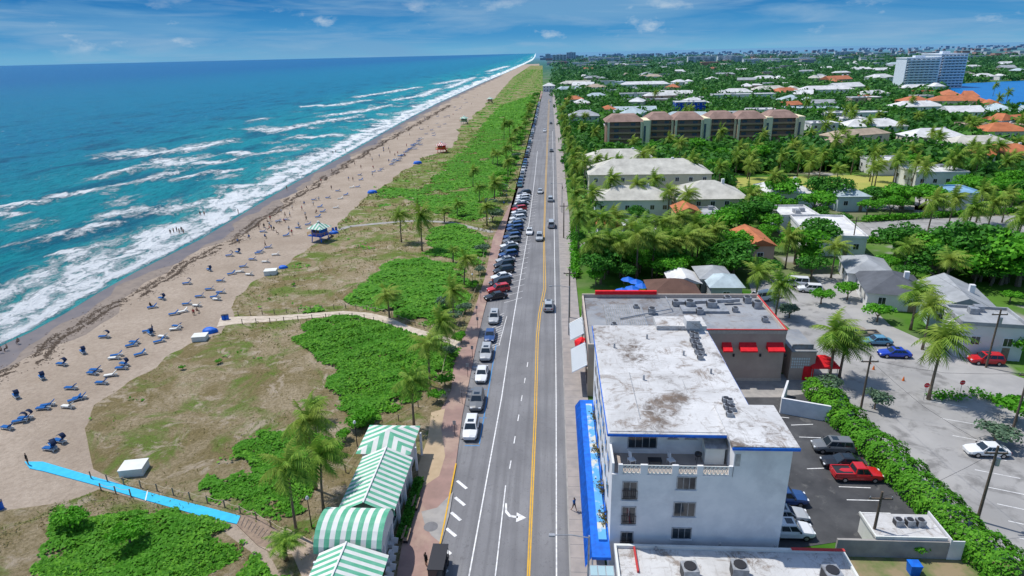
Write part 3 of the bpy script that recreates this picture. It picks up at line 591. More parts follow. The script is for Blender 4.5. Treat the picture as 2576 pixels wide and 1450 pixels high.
def palm(px,py,h=8.5,label='palm tree',group=None,kind=None,xy=None,rz=None,cs_=1.):
    x,y=xy or G(px,py);P_=random.choice(PALM) if kind is None else FAN[kind];base=max(v.co.z for v in P_[0].vertices)
    return spawn('palm_tree',[('trunk',P_[0],None,0),('crown',P_[1],None,0)],(x,y,0),random.uniform(-.5,.5) if rz is None else rz,label,'palm tree',group,(random.uniform(.9,1.12)*cs_,)*2+(h/base,))
def broad(px,py,r,label,group=None,kind=None,xy=None,name='tree',sz=None):
    x,y=xy or G(px,py);P_=kind or random.choice(BR)
    return spawn(name,[('trunk',P_[0],None,0),('crown',P_[1],None,0)],(x,y,0),random.uniform(0,6.28),label,'tree' if name!='shrub' else 'shrub',group,(r,r,sz or r*random.uniform(.7,.9)))
for px,py,h,lb in ((1062,632,9,'tall windblown palm standing alone in the dune scrub'),(1010,610,7.5,'palm with drooping crown left of the tall dune palm'),(1190,470,6,'small dune palm beyond the second beach path'),(1206,508,5,'short palm on the green dune below the first dune palm'),(1240,415,5.5,'small palm pair member, left, on the green dune'),(1252,418,5.5,'small palm pair member, right, on the green dune'),(1268,352,9,'palm at left of the clump on the far dune'),(1282,350,9,'palm at right of the clump on the far dune'),(980,800,5,'low palm at the bend of the sandy dune path'),(1142,828,7.5,'palm over the silvery shrubs by the promenade'),(1168,720,6,'leaning palm on the promenade edge above the sandy path'),(1112,905,6.5,'palm on the grassy strip left of the parked SUVs'),(1082,972,7,'bushy palm beside the promenade bend'),(1042,1075,7,'yellowing palm at the seat wall near the pavilion'),(795,1232,9,'tall palm in front of the green scrub by the pavilion'),(748,1350,8.5,'lowest palm beside the boardwalk and pavilion'),(815,1290,7,'palm between the boardwalk palms and striped roof'),(1118,560,4,'sabal palm near the second beach path'),(1150,545,4,'sabal palm right by the second beach path')):
    palm(px,py,h,lb,'palms on the dune',cs_=.85)
for px,py,h,lb in ((790,1062,3,'squat fan palm on the dune above the green scrub'),(1140,660,3.2,'squat fan palm below the tall dune palms'),(720,1410,2.5,'fan palm clump at the bottom by the paving')): palm(px,py,h,lb,None,0)
for px,py,r,kd in ((1240,560,3.2,1),(1235,520,2.5,1),(1215,640,2,1),(1125,780,2,1),(1140,815,1.8,1),(1195,730,1.5,0),(1160,865,1.5,0),(1120,970,1.6,0),(920,1070,1.8,0),(900,1080,1.6,0),(550,915,.7,0),(740,720,.6,0),(1265,480,2.4,1),(1285,440,2.2,0),(1300,400,2.4,1),(1310,360,2.4,0),(1322,320,2.8,0),(1330,290,2.8,0),(1338,265,3,0),(1250,540,2,0),(1275,460,2,0),(180,1340,2,0),(330,1370,2,0),(460,930,.6,0),(1130,900,1.4,1),(1100,1010,1.4,0),(1170,790,1.6,1),(1205,690,1.6,1),(850,1150,1.3,0),(870,1110,1.2,0)):
    broad(px,py,r,'rounded '+('silvery' if kd else 'green')+' shrub at the dune edge','shrubs along the promenade edge',BUSH[kd],name='shrub')
for k in range(36):
    t=random.random();y=215+t*560;broad(0,0,random.uniform(2.2,3.4),'bushy tree lining the far promenade','trees lining the far promenade',xy=(-16.5-random.random()*5,y))
for k in range(12):
    palm(0,0,random.uniform(5,7.5),'palm lining the far promenade','palms lining the far promenade',xy=(-17-random.random()*4,170+k*34+random.random()*10))
gp='palms among the houses'
for px,py in ((1455,640),(1450,600),(1447,560),(1445,520),(1440,480),(1437,450),(1432,420),(1428,395),(1425,370),(1420,350),(1415,330),(1412,310)): palm(px,py,random.uniform(8,10),'street palm beside the right hand pavement','palms along the pavement')
for px,py in ((1490,700),(1530,690),(1560,700),(1600,705),(1640,700),(1680,690),(1720,690),(1750,680),(1790,670),(1510,650),(1580,665),(1620,660),(1660,665),(1700,650),(1740,655),(1480,620),(1490,560),(1530,530),(1600,530),(1640,520),(1680,545),(1540,620),(1725,560),(1500,470),(1520,470),(1552,470),(1580,472),(1690,470),(1718,470),(1745,470)): palm(px,py,random.uniform(7.5,10.0),'tall palm in the grove behind the grey roofed block','palms in the grove',cs_=1.1 if py>500 else .9)
for px,py,h,lb in ((2085,960,8,'large palm beside the red canopy, left of a pair'),(2110,955,6,'lower palm just right of the red canopy palm'),(2335,1005,9,'tall palm on the traffic island'),(2320,880,7.5,'palm on the side street verge'),(2290,830,7,'palm behind the verge palm near the grey roofs'),(1950,800,6.5,'palm behind the corner of the grey flat roof'),(1900,760,6,'palm beside the white vans'),(2370,745,7.5,'palm before the long grey roofed house'),(2270,700,7,'palm behind the white hip roofed cottage'),(1975,675,7,'palm beside the metal roofed pavilions'),(2090,700,7,'palm above the round green shrubs')): palm(px,py,h,lb,'palms round the parking lots')
for px,py in ((1880,560),(1940,520),(1990,420),(2035,440),(2060,450),(2100,480),(2190,480),(2200,470),(2290,480),(2310,500),(2380,590),(2420,620),(2455,560),(2480,590),(2520,560),(2540,640),(2560,600),(2250,470),(2330,600),(2070,360),(2090,350),(2160,345),(2200,330),(2380,470),(2430,340),(2450,350),(2540,450),(1850,440),(1880,450),(1960,440),(2140,440),(2260,350),(2500,430),(2555,400),(1425,290),(1440,330),(1460,360),(1470,320)): palm(px,py,random.uniform(7,10),'tall palm rising among the houses on the right',gp)
for k in range(60):
    x,y=G(random.uniform(1430,2600),random.uniform(220,500))
    if x>8: palm(0,0,random.uniform(8,11),'tall palm rising among the houses on the right',gp,xy=(x,y))
# ---------------------------------------------------------------- houses
EXC=[(-20,-50,35,101),(17,40,60,110)]
winS=MB().box(-.55,-.04,-.6,.55,.03,.6).mesh('window',M['hazewin']);winf=MB().box(-.7,-.06,-.75,.7,.02,.75).mesh('window',M['white']);winp=MB().box(-.58,-.075,-.63,-.03,-.05,.63).box(.03,-.075,-.63,.58,-.05,.63).mesh('pane',M['glass'])
doorm=MB().box(-.5,-.06,0,.5,.02,2.1).mesh('door',M['wood'])
CL=dict(white=(.72,.72,.71),cream=(.66,.60,.46),pale=(.64,.62,.55),grey=(.42,.44,.46),dgrey=(.13,.14,.16),terra=(.58,.20,.09),brown=(.16,.09,.07),yellow=(.68,.58,.22),blue=(.25,.45,.65),paleblue=(.50,.60,.64),tan=(.50,.40,.30),pink=(.60,.40,.32),wht2=(.78,.78,.78),deepblue=(.01,.08,.5))
def house(x0,y0,w,d,h,rt,wc,rc,label,group=None,lod=1,rot=0,name='house',excl=True,fm=.045):
    cx,cy=x0+w/2,y0+d/2;r=emp(name,(cx,cy,0),label,'house' if name=='house' else 'building',group,rot)
    if excl: EXC.append((cx-w/2-1.5,cy-d/2-5-max(0,(cy-120)*fm),cx+w/2+1.5,cy+d/2+1.5))
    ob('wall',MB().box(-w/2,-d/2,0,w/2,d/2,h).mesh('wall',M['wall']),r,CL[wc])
    m=MB();o_=.5;a,b_=w/2+o_,d/2+o_;rh=min(w,d)*.24
    if rt=='flat':
        m.box(-a+.3,-b_+.3,h,a-.3,b_-.3,h+.15);m.box(-a+.3,-b_+.3,h+.15,a-.3,-b_+.55,h+.6);m.box(-a+.3,b_-.55,h+.15,a-.3,b_-.3,h+.6);m.box(-a+.3,-b_+.55,h+.15,-a+.55,b_-.55,h+.6);m.box(a-.55,-b_+.55,h+.15,a-.3,b_-.55,h+.6)
    elif rt=='hip':
        k=min(a,b_)
        if a>=b_: R1,R2=(-a+k,0,h+rh),(a-k,0,h+rh)
        else: R1,R2=(0,-b_+k,h+rh),(0,b_-k,h+rh)
        m.add([(-a,-b_,h),(a,-b_,h),(a,b_,h),(-a,b_,h),R1,R2],[(0,1,5,4),(1,2,5),(2,3,4,5),(3,0,4),(3,2,1,0)] if a>=b_ else [(0,1,4),(1,2,5,4),(2,3,5),(3,0,4,5),(3,2,1,0)])
    else:
        if a>=b_: m.add([(-a,-b_,h),(a,-b_,h),(a,b_,h),(-a,b_,h),(-a,0,h+rh),(a,0,h+rh)],[(0,1,5,4),(1,2,5),(2,3,4,5),(3,0,4),(3,2,1,0)])
        else: m.add([(-a,-b_,h),(a,-b_,h),(a,b_,h),(-a,b_,h),(0,-b_,h+rh),(0,b_,h+rh)],[(0,1,4),(1,2,5,4),(2,3,5),(3,0,4,5),(3,2,1,0)])
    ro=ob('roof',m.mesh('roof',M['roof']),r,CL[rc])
    if lod>=1 and rt!='flat' and w>9: ob('chimney',MB().box(w*.2,-.4,h+rh*.3,w*.2+.8,.4,h+rh+.3).mesh('chimney',M['white']),ro)
    if rt=='flat': 
        for q in range(random.randint(1,3)):
            xx=random.uniform(-w*.35,w*.3);yy=random.uniform(-d*.3,d*.3);ob('roof_unit',MB().box(xx,yy,h+.15,xx+1.3,yy+1.2,h+1.1).mesh('roof_unit',M['metal']),ro)
    if lod==0 and random.random()<.6:
        ww=w*random.uniform(.3,.5);sx=random.choice([-1,1]);hh=h*random.uniform(.6,1.3);dd=d*.8
        ob('wing',MB().box(sx*w/2-ww/2,-d/2-dd,0,sx*w/2+ww/2,-d/2-.01,hh).mesh('wing',M['wall']),r,CL[wc]);ob('wing_roof',MB().add([(sx*w/2-ww/2-.4,-d/2-dd-.4,hh),(sx*w/2+ww/2+.4,-d/2-dd-.4,hh),(sx*w/2+ww/2+.4,-d/2+.2,hh),(sx*w/2-ww/2-.4,-d/2+.2,hh),(sx*w/2,-d/2-dd*.6,hh+(ww*.25 if rt!='flat' else .3)),(sx*w/2,-d/2,hh+(ww*.25 if rt!='flat' else .3))],[(0,1,4),(1,2,5,4),(2,3,5),(3,0,4,5)]).mesh('wing_roof',M['roof']),r,CL[rc])
    fl=max(1,int(h/2.9));nx=max(1,int(w/(3.4 if lod else 6)));ny=max(1,int(d/(3.6 if lod else 8)))
    nx=min(nx,9 if lod>1 else (6 if lod else 3));ny=min(ny,5 if lod else 1)
    for f_ in range(fl):
        zc=(f_+.55)*h/fl
        for i in range(nx):
            o=ob('window',winf if lod else winS,r);o.location=(-w/2+(i+.5)*w/nx,-d/2,zc);o.scale=(1 if lod else 1.6,1,1)
            if lod: ob('pane',winp,o)
        for i in range(ny):
            o=ob('window',winf if lod else winS,r);o.location=(-w/2,-d/2+(i+.5)*d/ny,zc);o.rotation_euler=(0,0,-math.pi/2)
            if lod: ob('pane',winp,o)
    if lod: o=ob('door',doorm,r);o.location=(w*.5/nx+(-w/2 if nx<2 else 0),-d/2-.001,0)
    return r
def hp(l,r_,y,h,dep,rt,wc,rc,label,group=None,lod=1,rot=0,name='house'):
    a=G(l,y,h);b_=G(r_,y,h);house(a[0],(a[1]+b_[1])/2,b_[0]-a[0],dep,h,rt,wc,rc,label,group,lod,rot,name)
hp(1482,1793,438,8,16,'hip','cream','pale','long cream hotel with hip roof and rows of windows',lod=2,name='hotel_building')
hp(1470,1648,404,8,14,'hip','cream','pale','cream hip roofed wing behind the long cream hotel',lod=1,name='hotel_building')
hp(1500,1690,503,5,13,'hip','white','pale','low pale roofed house before the long hotel, left one')
hp(1705,1884,500,6,16,'hip','cream','pale','pale roofed house before the long hotel, right one')
hp(1505,1562,572,5,9,'hip','white','terra','small house with bright orange roof by the pavement palms')
hp(1566,1660,590,4.5,12,'flat','white','wht2','white flat roofed house beside the small orange roof')
hp(1703,1762,535,5.5,8,'gable','yellow','terra','yellow house with orange gable roof in the trees')
hp(1764,1818,545,4.5,9,'flat','yellow','grey','yellow flat roofed annex beside the orange gable')
hp(1880,1950,618,5,13,'gable','pink','terra','pink gabled house with pale orange tiles in the trees')
hp(2050,2195,598,4.5,20,'flat','white','wht2','long white flat roofed house beyond the green trees',rot=R(-8))
hp(1966,2060,545,4.5,11,'flat','paleblue','wht2','pale blue flat roofed house left of the long white one')
hp(1932,2050,486,4.5,14,'hip','white','wht2','white hip roofed house at the edge of the dry lawn')
hp(2110,2190,494,4.5,12,'hip','paleblue','paleblue','pale blue roofed house right of the dry lawn houses')
hp(2158,2262,690,3.2,11,'hip','white','grey','white cottage with grey hip roof by the side street',rot=R(-14))
hp(2212,2352,742,3.2,12,'hip','white','dgrey','cottage with dark slate hip roof',rot=R(-14))
hp(2375,2535,785,3.2,13,'gable','paleblue','grey','long pale blue cottage with grey roof',rot=R(-14))
hp(2440,2590,822,5.5,7,'flat','white','grey','white two storey flat roofed house behind the red SUV',rot=R(-10))
hp(1790,1868,722,3.6,7,'hip','grey','paleblue','small pavilion with pale metal roof, nearest of the cluster')
hp(1765,1840,700,3.8,7,'hip','grey','grey','small grey roofed pavilion behind the metal one')
hp(1640,1760,742,3.2,8,'hip','tan','brown','brown thatched beach bar roof behind the grey flat roof')
hp(1690,1760,712,3.2,6,'gable','tan','wht2','white canvas roofed bar shelter')
hp(1700,1778,258,9,14,'flat','deepblue','wht2','white roofed block with deep blue side among the far houses')
hp(1432,1508,292,7,14,'hip','grey','grey','grey roofed villa with pale trim near the road')
hp(1512,1550,275,6,12,'hip','pink','terra','pink villa with terracotta roof right of the grey villa')
hp(1422,1468,250,6,12,'hip','cream','terra','orange roofed villa nearest the far road')
hp(2040,2112,312,9,12,'flat','white','wht2','modern white three storey house right of the brown condominium')
hp(2118,2182,300,6,14,'flat','white','wht2','white flat roofed house right of the modern three storey one')
hp(2250,2385,268,6,14,'hip','white','wht2','white hip roofed villa toward the lagoon');hp(2272,2350,255,7,14,'hip','terra','terra','terracotta villa toward the lagoon')
hp(2385,2485,282,6,14,'gable','white','wht2','white gable roofed villa at right')
hp(2480,2600,330,7,14,'hip','cream','terra','terracotta roofed house at the right edge');hp(2290,2440,345,6,14,'hip','cream','wht2','long cream house with white roof at right')
hp(2395,2560,362,6,12,'hip','white','pale','long house with cream roof before the terracotta one');hp(2480,2640,390,6,14,'hip','cream','terra','orange tiled house low at the right edge')
hp(2305,2440,436,5.5,14,'flat','white','wht2','white modern flat roofed house with dark windows at right');hp(2395,2478,490,4.5,12,'flat','white','blue','house with sky blue flat roof at right')
hp(2125,2290,318,6,14,'hip','white','wht2','white row house behind the palms');hp(2070,2240,285,6,12,'flat','white','wht2','long low white block among far palms')
hp(1560,1690,212,6,14,'hip','white','wht2','long white roofed villa left of the blue sided block');hp(1560,1640,236,6,12,'flat','white','wht2','white flat villa behind the brown condominium')
hp(1790,1960,238,6,14,'flat','white','wht2','long white flat roofed row behind the condominium');hp(2010,2160,225,6,14,'hip','white','wht2','white hip roofed row toward the lagoon tower');hp(2200,2290,408,5,12,'flat','white','wht2','small white flat house left of the modern one');hp(1870,2010,300,5,10,'flat','tan','brown','low brown roof wing behind the condominium')
for k,(l,r_) in enumerate(((1525,1614),(1627,1690),(1692,1763),(1776,1845),(1847,1917),(1924,1996))):
    Yb=G(1525,381)[1]+(0 if k in(0,) else 5+2*(k%2));a=V(l,380,Yb)[0];b_=V(r_,380,Yb)[0];w=b_-a;h=14.0
    r=emp('condominium_building',(a+w/2,Yb+7,0),f'brown balconied condominium block with hip roof, {ordn(k+1)} from the left','building','brown condominium blocks')
    EXC.append((a-5,Yb-14,b_+5,Yb+16))
    ob('wall',MB().box(-w/2,-7,0,w/2,7,h).mesh('wall',M['wall']),r,(.30,.20,.15));ob('roof',MB().add([(-w/2-1,-8,h),(w/2+1,-8,h),(w/2+1,8,h),(-w/2-1,8,h),(-w/2+3,-3.5,h+3),(w/2-3,-3.5,h+3),(w/2-3,3.5,h+3),(-w/2+3,3.5,h+3)],[(0,1,5,4),(1,2,6,5),(2,3,7,6),(3,0,4,7),(4,5,6,7),(3,2,1,0)]).mesh('roof',M['roof']),r,(.36,.24,.20))
    for f_ in range(4):
        z=2.6+f_*2.9
        ob('balcony',MB().box(-w/2+.6,-8.2,z,w/2-.6,-7.002,z+.15).box(-w/2+.6,-8.2,z+.15,w/2-.6,-8.1,z+.9).mesh('balcony',M['wall']),r,(.42,.28,.18))
        for s in (-1,1): o=ob('window',winS,r);o.location=(s*w*.23,-7.01,z+1.5);o.scale=(2.,1,1.1)
    ob('stair_tower',MB().box(w/2,-8.2,0,w/2+3.2,6,h+.6).box(w/2+.3,-8.23,3,w/2+1.4,-8.19,12,1).mesh('stair_tower',[M['wall'],M['hazewin']]),r,(.85,.77,.52))
    for s in(-1,1): ob('column',MB().box(s*(w/2-.7)-.5,-8.4,0,s*(w/2-.7)+.5,-7.95,h).mesh('column',M['wall']),r,(.80,.71,.48))
def tower(l,r_,yb,yt,dep,label,c=(.74,.80,.88),fl=12,bays=7,group=None):
    x0,Y0=G(l,yb);x1,_=V(r_,yb,Y0);_,z1=V((l+r_)/2,yt,Y0);w=x1-x0;r=emp('apartment_tower',(x0+w/2,Y0+dep/2,0),label,'building',group);h=z1
    EXC.append((x0-5,Y0-20,x1+5,Y0+dep))
    ob('wall',MB().box(-w/2,-dep/2,0,w/2,dep/2,h).mesh('wall',M['wall']),r,c);ob('roof',MB().box(-w/2-.5,-dep/2-.5,h,w/2+.5,dep/2+.5,h+1).box(-w*.15,-3,h+1,w*.15,3,h+h*.09).mesh('roof',M['wall']),r,c)
    fh=h/fl
    for f_ in range(fl):
        for i in range(bays):
            xx=-w/2+(i+.5)*w/bays;o=ob('window',winS,r);o.location=(xx,-dep/2-.05,(f_+.45)*fh);o.scale=(w/bays*.55,1,fh*.42)
        ob('balcony',MB().box(-w/2+1,-dep/2-2.2,f_*fh,w/2-1,-dep/2-.1,f_*fh+.35).box(-w/2+1,-dep/2-2.2,f_*fh+.36,w/2-1,-dep/2-2.05,f_*fh+1.2).mesh('balcony',M['wall']),r,(.90,.92,.94))
tower(2268,2352,226,147,22,'tall white apartment tower by the lagoon, near wing');tower(2353,2418,222,137,40,'tall white apartment tower by the lagoon, rear wing')
gf='far skyline blocks'
for l,r_,yb,yt,lb in ((1390,1425,158,138,'pale beachfront tower'),(1425,1448,150,132,'second pale beachfront tower'),(1372,1385,150,136,'slim beachfront tower nearest the sand'),(1480,1560,158,146,'long low apartment block on the skyline'),(1730,1800,160,142,'long white apartment slab left of centre'),(1805,1868,158,141,'second long white apartment slab'),(1870,1960,160,148,'wide pale slab behind the palms'),(1975,2050,158,147,'last pale slab toward the lagoon tower'),(1600,1640,146,136,'small far office block'),(2100,2150,140,130,'distant block near the right horizon')):
    tower(l,r_,yb,yt,18,lb+' on the horizon',c=(.72,.74,.76),fl=5,bays=4,group=gf)
hp(1366,1396,216,7,14,'hip','white','wht2','white beach house where the road meets the far trees')
def clear(x,y,m=0): return not any(a-m<x<c_+m and b_-m<y<d_+m for a,b_,c_,d_ in EXC)
LOTP=[LOT,GP([(1810,436),(2250,430),(2320,500),(1840,505)]),GP([(2130,552),(2640,532),(2640,690),(2330,655),(2150,625)]),STR,GP([(2375,212),(2640,200),(2640,285),(2440,280),(2385,250)])]
def inlot(x,y): return any(inpoly(np.array([x]),np.array([y]),p)[0] for p in LOTP)
cnt=0;tries=0
while cnt<120 and tries<5000:
    tries+=1;py=162+random.random()**1.0*225;px=random.uniform(1430,2600);x,y=G(px,py)
    if y>2200 or x<12: continue
    w=random.uniform(11,38);d=random.uniform(9,18)
    if not clear(x,y,13) or inlot(x,y): continue
    rt=random.choice(['flat','flat','hip','hip','gable']);rc=random.choice(['wht2','wht2','wht2','white','grey','terra','pale','white','paleblue','tan','grey']);wc=random.choice(['white','white','cream','tan','pink'])
    n_={'wht2':'white','dgrey':'slate','terra':'terracotta','paleblue':'pale blue','pale':'cream'}.get(rc,rc)
    house(x-w/2,y,w,d,random.choice([4.5,5.5,7]),rt,wc,rc,f'{n_} {rt} roofed house among the far trees','houses among the far trees',0,rot=random.choice([0,0,.2,-.25,.4,1.2]),fm=.022);cnt+=1
mb=MB()
for k in range(520):
    y=1900+random.random()**1.4*7000;x=random.uniform(-.02*y,.72*y)
    if y<2500 and x<60: continue
    w=random.uniform(12,45);d=random.uniform(10,30);h=random.uniform(6,9)+y/900;mb.box(x,y,0,x+w,y+d,h,random.choice([0,0,0,1,2]))
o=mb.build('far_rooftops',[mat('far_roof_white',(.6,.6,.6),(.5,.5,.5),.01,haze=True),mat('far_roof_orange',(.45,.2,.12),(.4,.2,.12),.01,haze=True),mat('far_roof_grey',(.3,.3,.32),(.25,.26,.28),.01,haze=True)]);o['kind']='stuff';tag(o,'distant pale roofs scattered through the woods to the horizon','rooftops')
gt='broadleaf trees among the houses'
def okt(x,y,r): return clear(x,y,r*.4) and not inlot(x,y) and x>7
for px,py,r in ((1750,400,7),(1700,390,6),(1900,425,7),(1960,520,7),(2080,520,7),(1880,580,7),(2060,630,6),(1850,660,6),(2000,665,6),(2450,700,8),(2560,720,9),(2520,690,8),(1470,640,4),(1620,500,4),(2250,650,6),(2180,545,4),(1930,590,5),(1490,540,4),(2390,670,6),(2330,670,6),(1820,610,6),(1780,600,5),(2540,900,3)):
    x,y=G(px,py);broad(0,0,r,'large spreading green tree among the right hand houses',gt,xy=(x,y),kind=random.choice([BR[1],BR[3],BR[0]]))
for px,py,r,lb in ((2130,755,2.6,'round clipped green tree by the side lot, farther one'),(2065,765,2.4,'round clipped green shrub beside the white cars'),(2205,810,2.8,'round clipped green tree by the tan pickup'),(1985,800,2.2,'grey green tree at the corner of the flat roof'),(2090,1000,2.2,'silvery shrub at the head of the tall hedge'),(2200,1030,1.9,'silvery shrub beside the hedge'),(2540,760,2,'green shrub by the blue cottage'),(2500,1120,2.4,'grey green shrub at the right edge'),(2555,1060,2.8,'large shrub under the utility pole at right'),(2300,1390,1.3,'small green bush by the white service building')):
    broad(px,py,r,lb,None,BUSH[0] if 'silver' not in lb and 'grey' not in lb else BUSH[1],name='shrub')
cnt=0;tries=0
while cnt<275 and tries<7000:
    tries+=1;py=random.uniform(300,720);px=random.uniform(1430,2600);x,y=G(px,py);r=random.choice([random.uniform(2.4,4),random.uniform(3.5,6.5)])
    if py>500 and px<1850 and py<690 and random.random()<.4: continue
    if not okt(x,y,r): continue
    broad(0,0,r,'bushy green tree among the right hand houses',gt,xy=(x,y),sz=min(r*random.uniform(.7,1.),4.6));cnt+=1
n=11500;py=142+rng.random(n)*340;px=rng.uniform(1395,2640,n)
cs=[];ss=[];ns=[]
for a,b_ in zip(px,py):
    x,y=G(a,max(b_,141+(1288-a)*.0233))
    if y>8500 or y<150 or x<(8 if y<700 else -40): continue
    r=(2.4+min(18,y/190.))*random.choice([.8,1,1.3])
    if not clear(x,y,r*.05) or inlot(x,y): continue
    hh=random.uniform(.8,1.6)*min(r,4.0+y/1000);K=22;q=rng.normal(size=(K,3));q/=np.linalg.norm(q,axis=1,keepdims=True);q[:,2]=np.abs(q[:,2])
    cs.append(np.array([x,y,hh*.3])+q*np.array([r,r,hh])*rng.uniform(.7,1.1,(K,1)));ns.append(q+rng.normal(0,.5,q.shape));ss.append(np.full(K,r*.27)*rng.uniform(.6,1.25,K))
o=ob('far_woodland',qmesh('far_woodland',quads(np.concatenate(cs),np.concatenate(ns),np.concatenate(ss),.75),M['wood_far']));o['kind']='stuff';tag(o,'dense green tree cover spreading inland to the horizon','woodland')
# ---------------------------------------------------------------- white hotel
hb=emp('white_hotel',(5.2,47,0),'white four storey hotel with stained flat roof and roof terrace','building')
def part(name,mb,m,par=hb,base=(5.2,47,0)):
    mb.v=[(x-base[0],y-base[1],z-base[2]) for x,y,z in mb.v];return mb.build(name,m,par)
WX0,WX1,XM=5.2,20.3,15.5;HF=11.2
part('wall',MB().box(WX0,47,0,XM,53,HF).box(XM+.002,47,0,WX1,53.2,14.1).box(WX0,50.2,HF,XM,72.2,14.0).box(WX0,53,0,18.2,72.2,HF).box(XM,53.2,HF,18.2,72.2,14),M['white'])
part('roof',MB().box(4.9,48.7,14.0,XM,72.5,14.3).box(XM,53.6,14.0,18.5,72.5,14.3).box(5.1,49,14.3,XM-.1,72.3,14.36).box(XM-.1,53.8,14.3,18.3,72.3,14.36),M['roofwhite'])
part('roof_fascia',MB().box(4.88,48.64,14.02,XM,48.7,14.24).box(18.5,53.7,14.02,18.56,72.5,14.24).box(4.83,48.7,14.02,4.9,72.5,14.24),M['blue'])
part('wing_roof',MB().box(15.2,46.7,14.12,20.7,53.55,14.5),M['roofwhite']);part('wing_fascia',MB().box(15.15,46.62,14.15,20.76,46.7,14.4).box(20.7,46.7,14.15,20.76,53.55,14.4),M['blue'])
part('stair_head',MB().box(12.5,71,14.36,18.4,74,14.9).box(15.8,70.2,14.9,17.4,72,15.9),M['roofwhite'])
part('side_wall_block',MB().box(18.2,66,0,19.6,72.6,12.5),mat('lavender_wall',(.62,.62,.74)))
part('terrace_floor',MB().box(WX0+.2,47.2,HF,XM,50.2,HF+.05),mat('terrace_floor',(.42,.36,.32),(.36,.31,.28),1))
mb=MB()
for a,b_ in ((1556,1567),(1612,1630),(1692,1708),(1755,1770),(1835,1846)):
    xa=V(a,1175,47)[0];xb=V(b_,1175,47)[0];mb.box(xa,47,HF,xb,47.2,HF+1.05)
mb.box(WX0,47.2,HF,WX0+.2,50.2,HF+1.05);mb.box(WX0,46.99,HF-.12,XM,47.2,HF+.06);part('parapet',mb,M['white'])
for a,b_ in ((1567,1612),(1630,1692),(1708,1755),(1770,1835)):
    xa=V(a,1175,47)[0]+.02;xb=V(b_,1175,47)[0]-.02;mb=MB();z0,z1=HF+.1,HF+1.0;mb.box(xa,47.05,z0,xb,47.12,z0+.08).box(xa,47.05,z1-.08,xb,47.12,z1)
    k=max(3,int((xb-xa)/.32));st=(xb-xa)/k
    for i in range(k):
        u0=xa+i*st;mb.bar((u0,47.08,z0),(u0+st,47.08,z1),.045,.045);mb.bar((u0+st,47.08,z0),(u0,47.08,z1),.045,.045);mb.bar((u0,47.08,z0),(u0,47.08,z1),.045,.045)
    part('railing_panel',mb,M['gwhite'])
def win(px0,py0,px1,py1,Y=47,cols=2,rows=1,nm='window'):
    x0,z1=V(px0,py0,Y);x1,z0=V(px1,py1,Y)
    fr=part(nm,MB().box(x0-.08,Y-.05,z0-.08,x1+.08,Y+.02,z1+.08),M['metal'])
    mb=MB();g=.06
    for i in range(cols):
        for j in range(rows):
            a=x0+(x1-x0)*i/cols+g/2;b_=x0+(x1-x0)*(i+1)/cols-g/2;c_=z0+(z1-z0)*j/rows+g/2;d=z0+(z1-z0)*(j+1)/rows-g/2;mb.box(a,Y-.065,c_,b_,Y-.04,d)
    part('pane',mb,M['glass'],fr)
    part('sill',MB().box(x0-.15,Y-.14,z0-.2,x1+.15,Y-.002,z0-.09),M['white'],fr)
for a in ((1705,1200,1748,1230),(1697,1264,1746,1298),(1692,1328,1736,1354)): win(*a,cols=3,rows=1)
for a in ((1568,1212,1600,1256),(1566,1275,1596,1318),(1563,1338,1590,1366)):
    win(*a,cols=2);x0,z1=V(a[0]-3,a[1]+22,46.8);x1,z0=V(a[2]+3,a[3],46.8);mb=MB();mb.box(x0,46.78,z1-.05,x1,46.83,z1).box(x0,46.78,z0,x1,46.83,z0+.05)
    for i in range(9): xx=x0+(x1-x0)*i/8;mb.box(xx-.015,46.79,z0,xx+.015,46.82,z1)
    part('balcony_railing',mb,M['dark'])
win(1582,1088,1650,1126,50.2,4,1,'glass_door');win(1684,1080,1704,1102,50.2,2);win(1728,1078,1750,1102,50.2,2)
part('vent_grille',MB().box(V(1849,1160,47)[0],46.96,V(1849,1172,47)[1],V(1862,1160,47)[0],47.01,V(1849,1142,47)[1]),M['metal'])
for Y in np.arange(49.5,71,3.1):
    for z in (4.6,7.5,10.3,12.9):
        if z>12 and Y<51: continue
        w_=part('window',MB().box(5.14,Y,z-.7,5.22,Y+1.6,z+.7),M['metal']);part('pane',MB().box(5.12,Y+.08,z-.62,5.15,Y+.76,z+.62).box(5.12,Y+.84,z-.62,5.15,Y+1.52,z+.62),M['glass'],w_)
part('roof_conduit',MB().tube([(8,51,14.42),(8,60,14.42)],.03,5),M['metal'],hb);part('roof_conduit',MB().tube([(13.2,56,14.40),(13.2,58.4,14.40)],.025,5),M['metal'],hb)
for a,b_ in ((7.,66),(9.3,58.5),(16.4,60),(11,68.5),(14.4,64.2),(16.,68)): part('roof_vent',MB().tube([(a,b_,14.36),(a,b_,14.9)],[.12,.10],8),M['metal'],hb)
def ac(x,y,z,label,group,s=1.,rd=False):
    r=emp('air_conditioner',(x,y,z),label,'air conditioner',group,random.uniform(-.1,.1),s)
    MB().box(-.4,-.4,.0,.4,.4,.75).build('casing',M['metal'],r);MB().tube([(0,0,.755),(0,0,.80)],.33,12).build('fan_cover',M['dark'],r)
    MB().box(-.42,-.32,.1,-.402,.32,.65).build('grille',M['dark'],r)
for px,py in ((1742,835),(1752,838),(1743,850),(1754,852),(1748,862),(1760,866),(1755,878),(1766,880),(1762,892),(1826,1000),(1836,1004),(1830,1018),(1842,1022),(1836,1036)):
    x,y=G(px,py,14.9);ac(x,y,14.36,'grey condenser unit on the stained white roof','condenser units on the hotel roof',.72)
for px,py,h in ((1735,1436,5.0),(1860,1432,5.0),(2092,1446,5.0)): x,y=G(px,py,h);ac(x,y,4.3,'large square fan unit on the low white roof','fan units on the low roof',1.6)
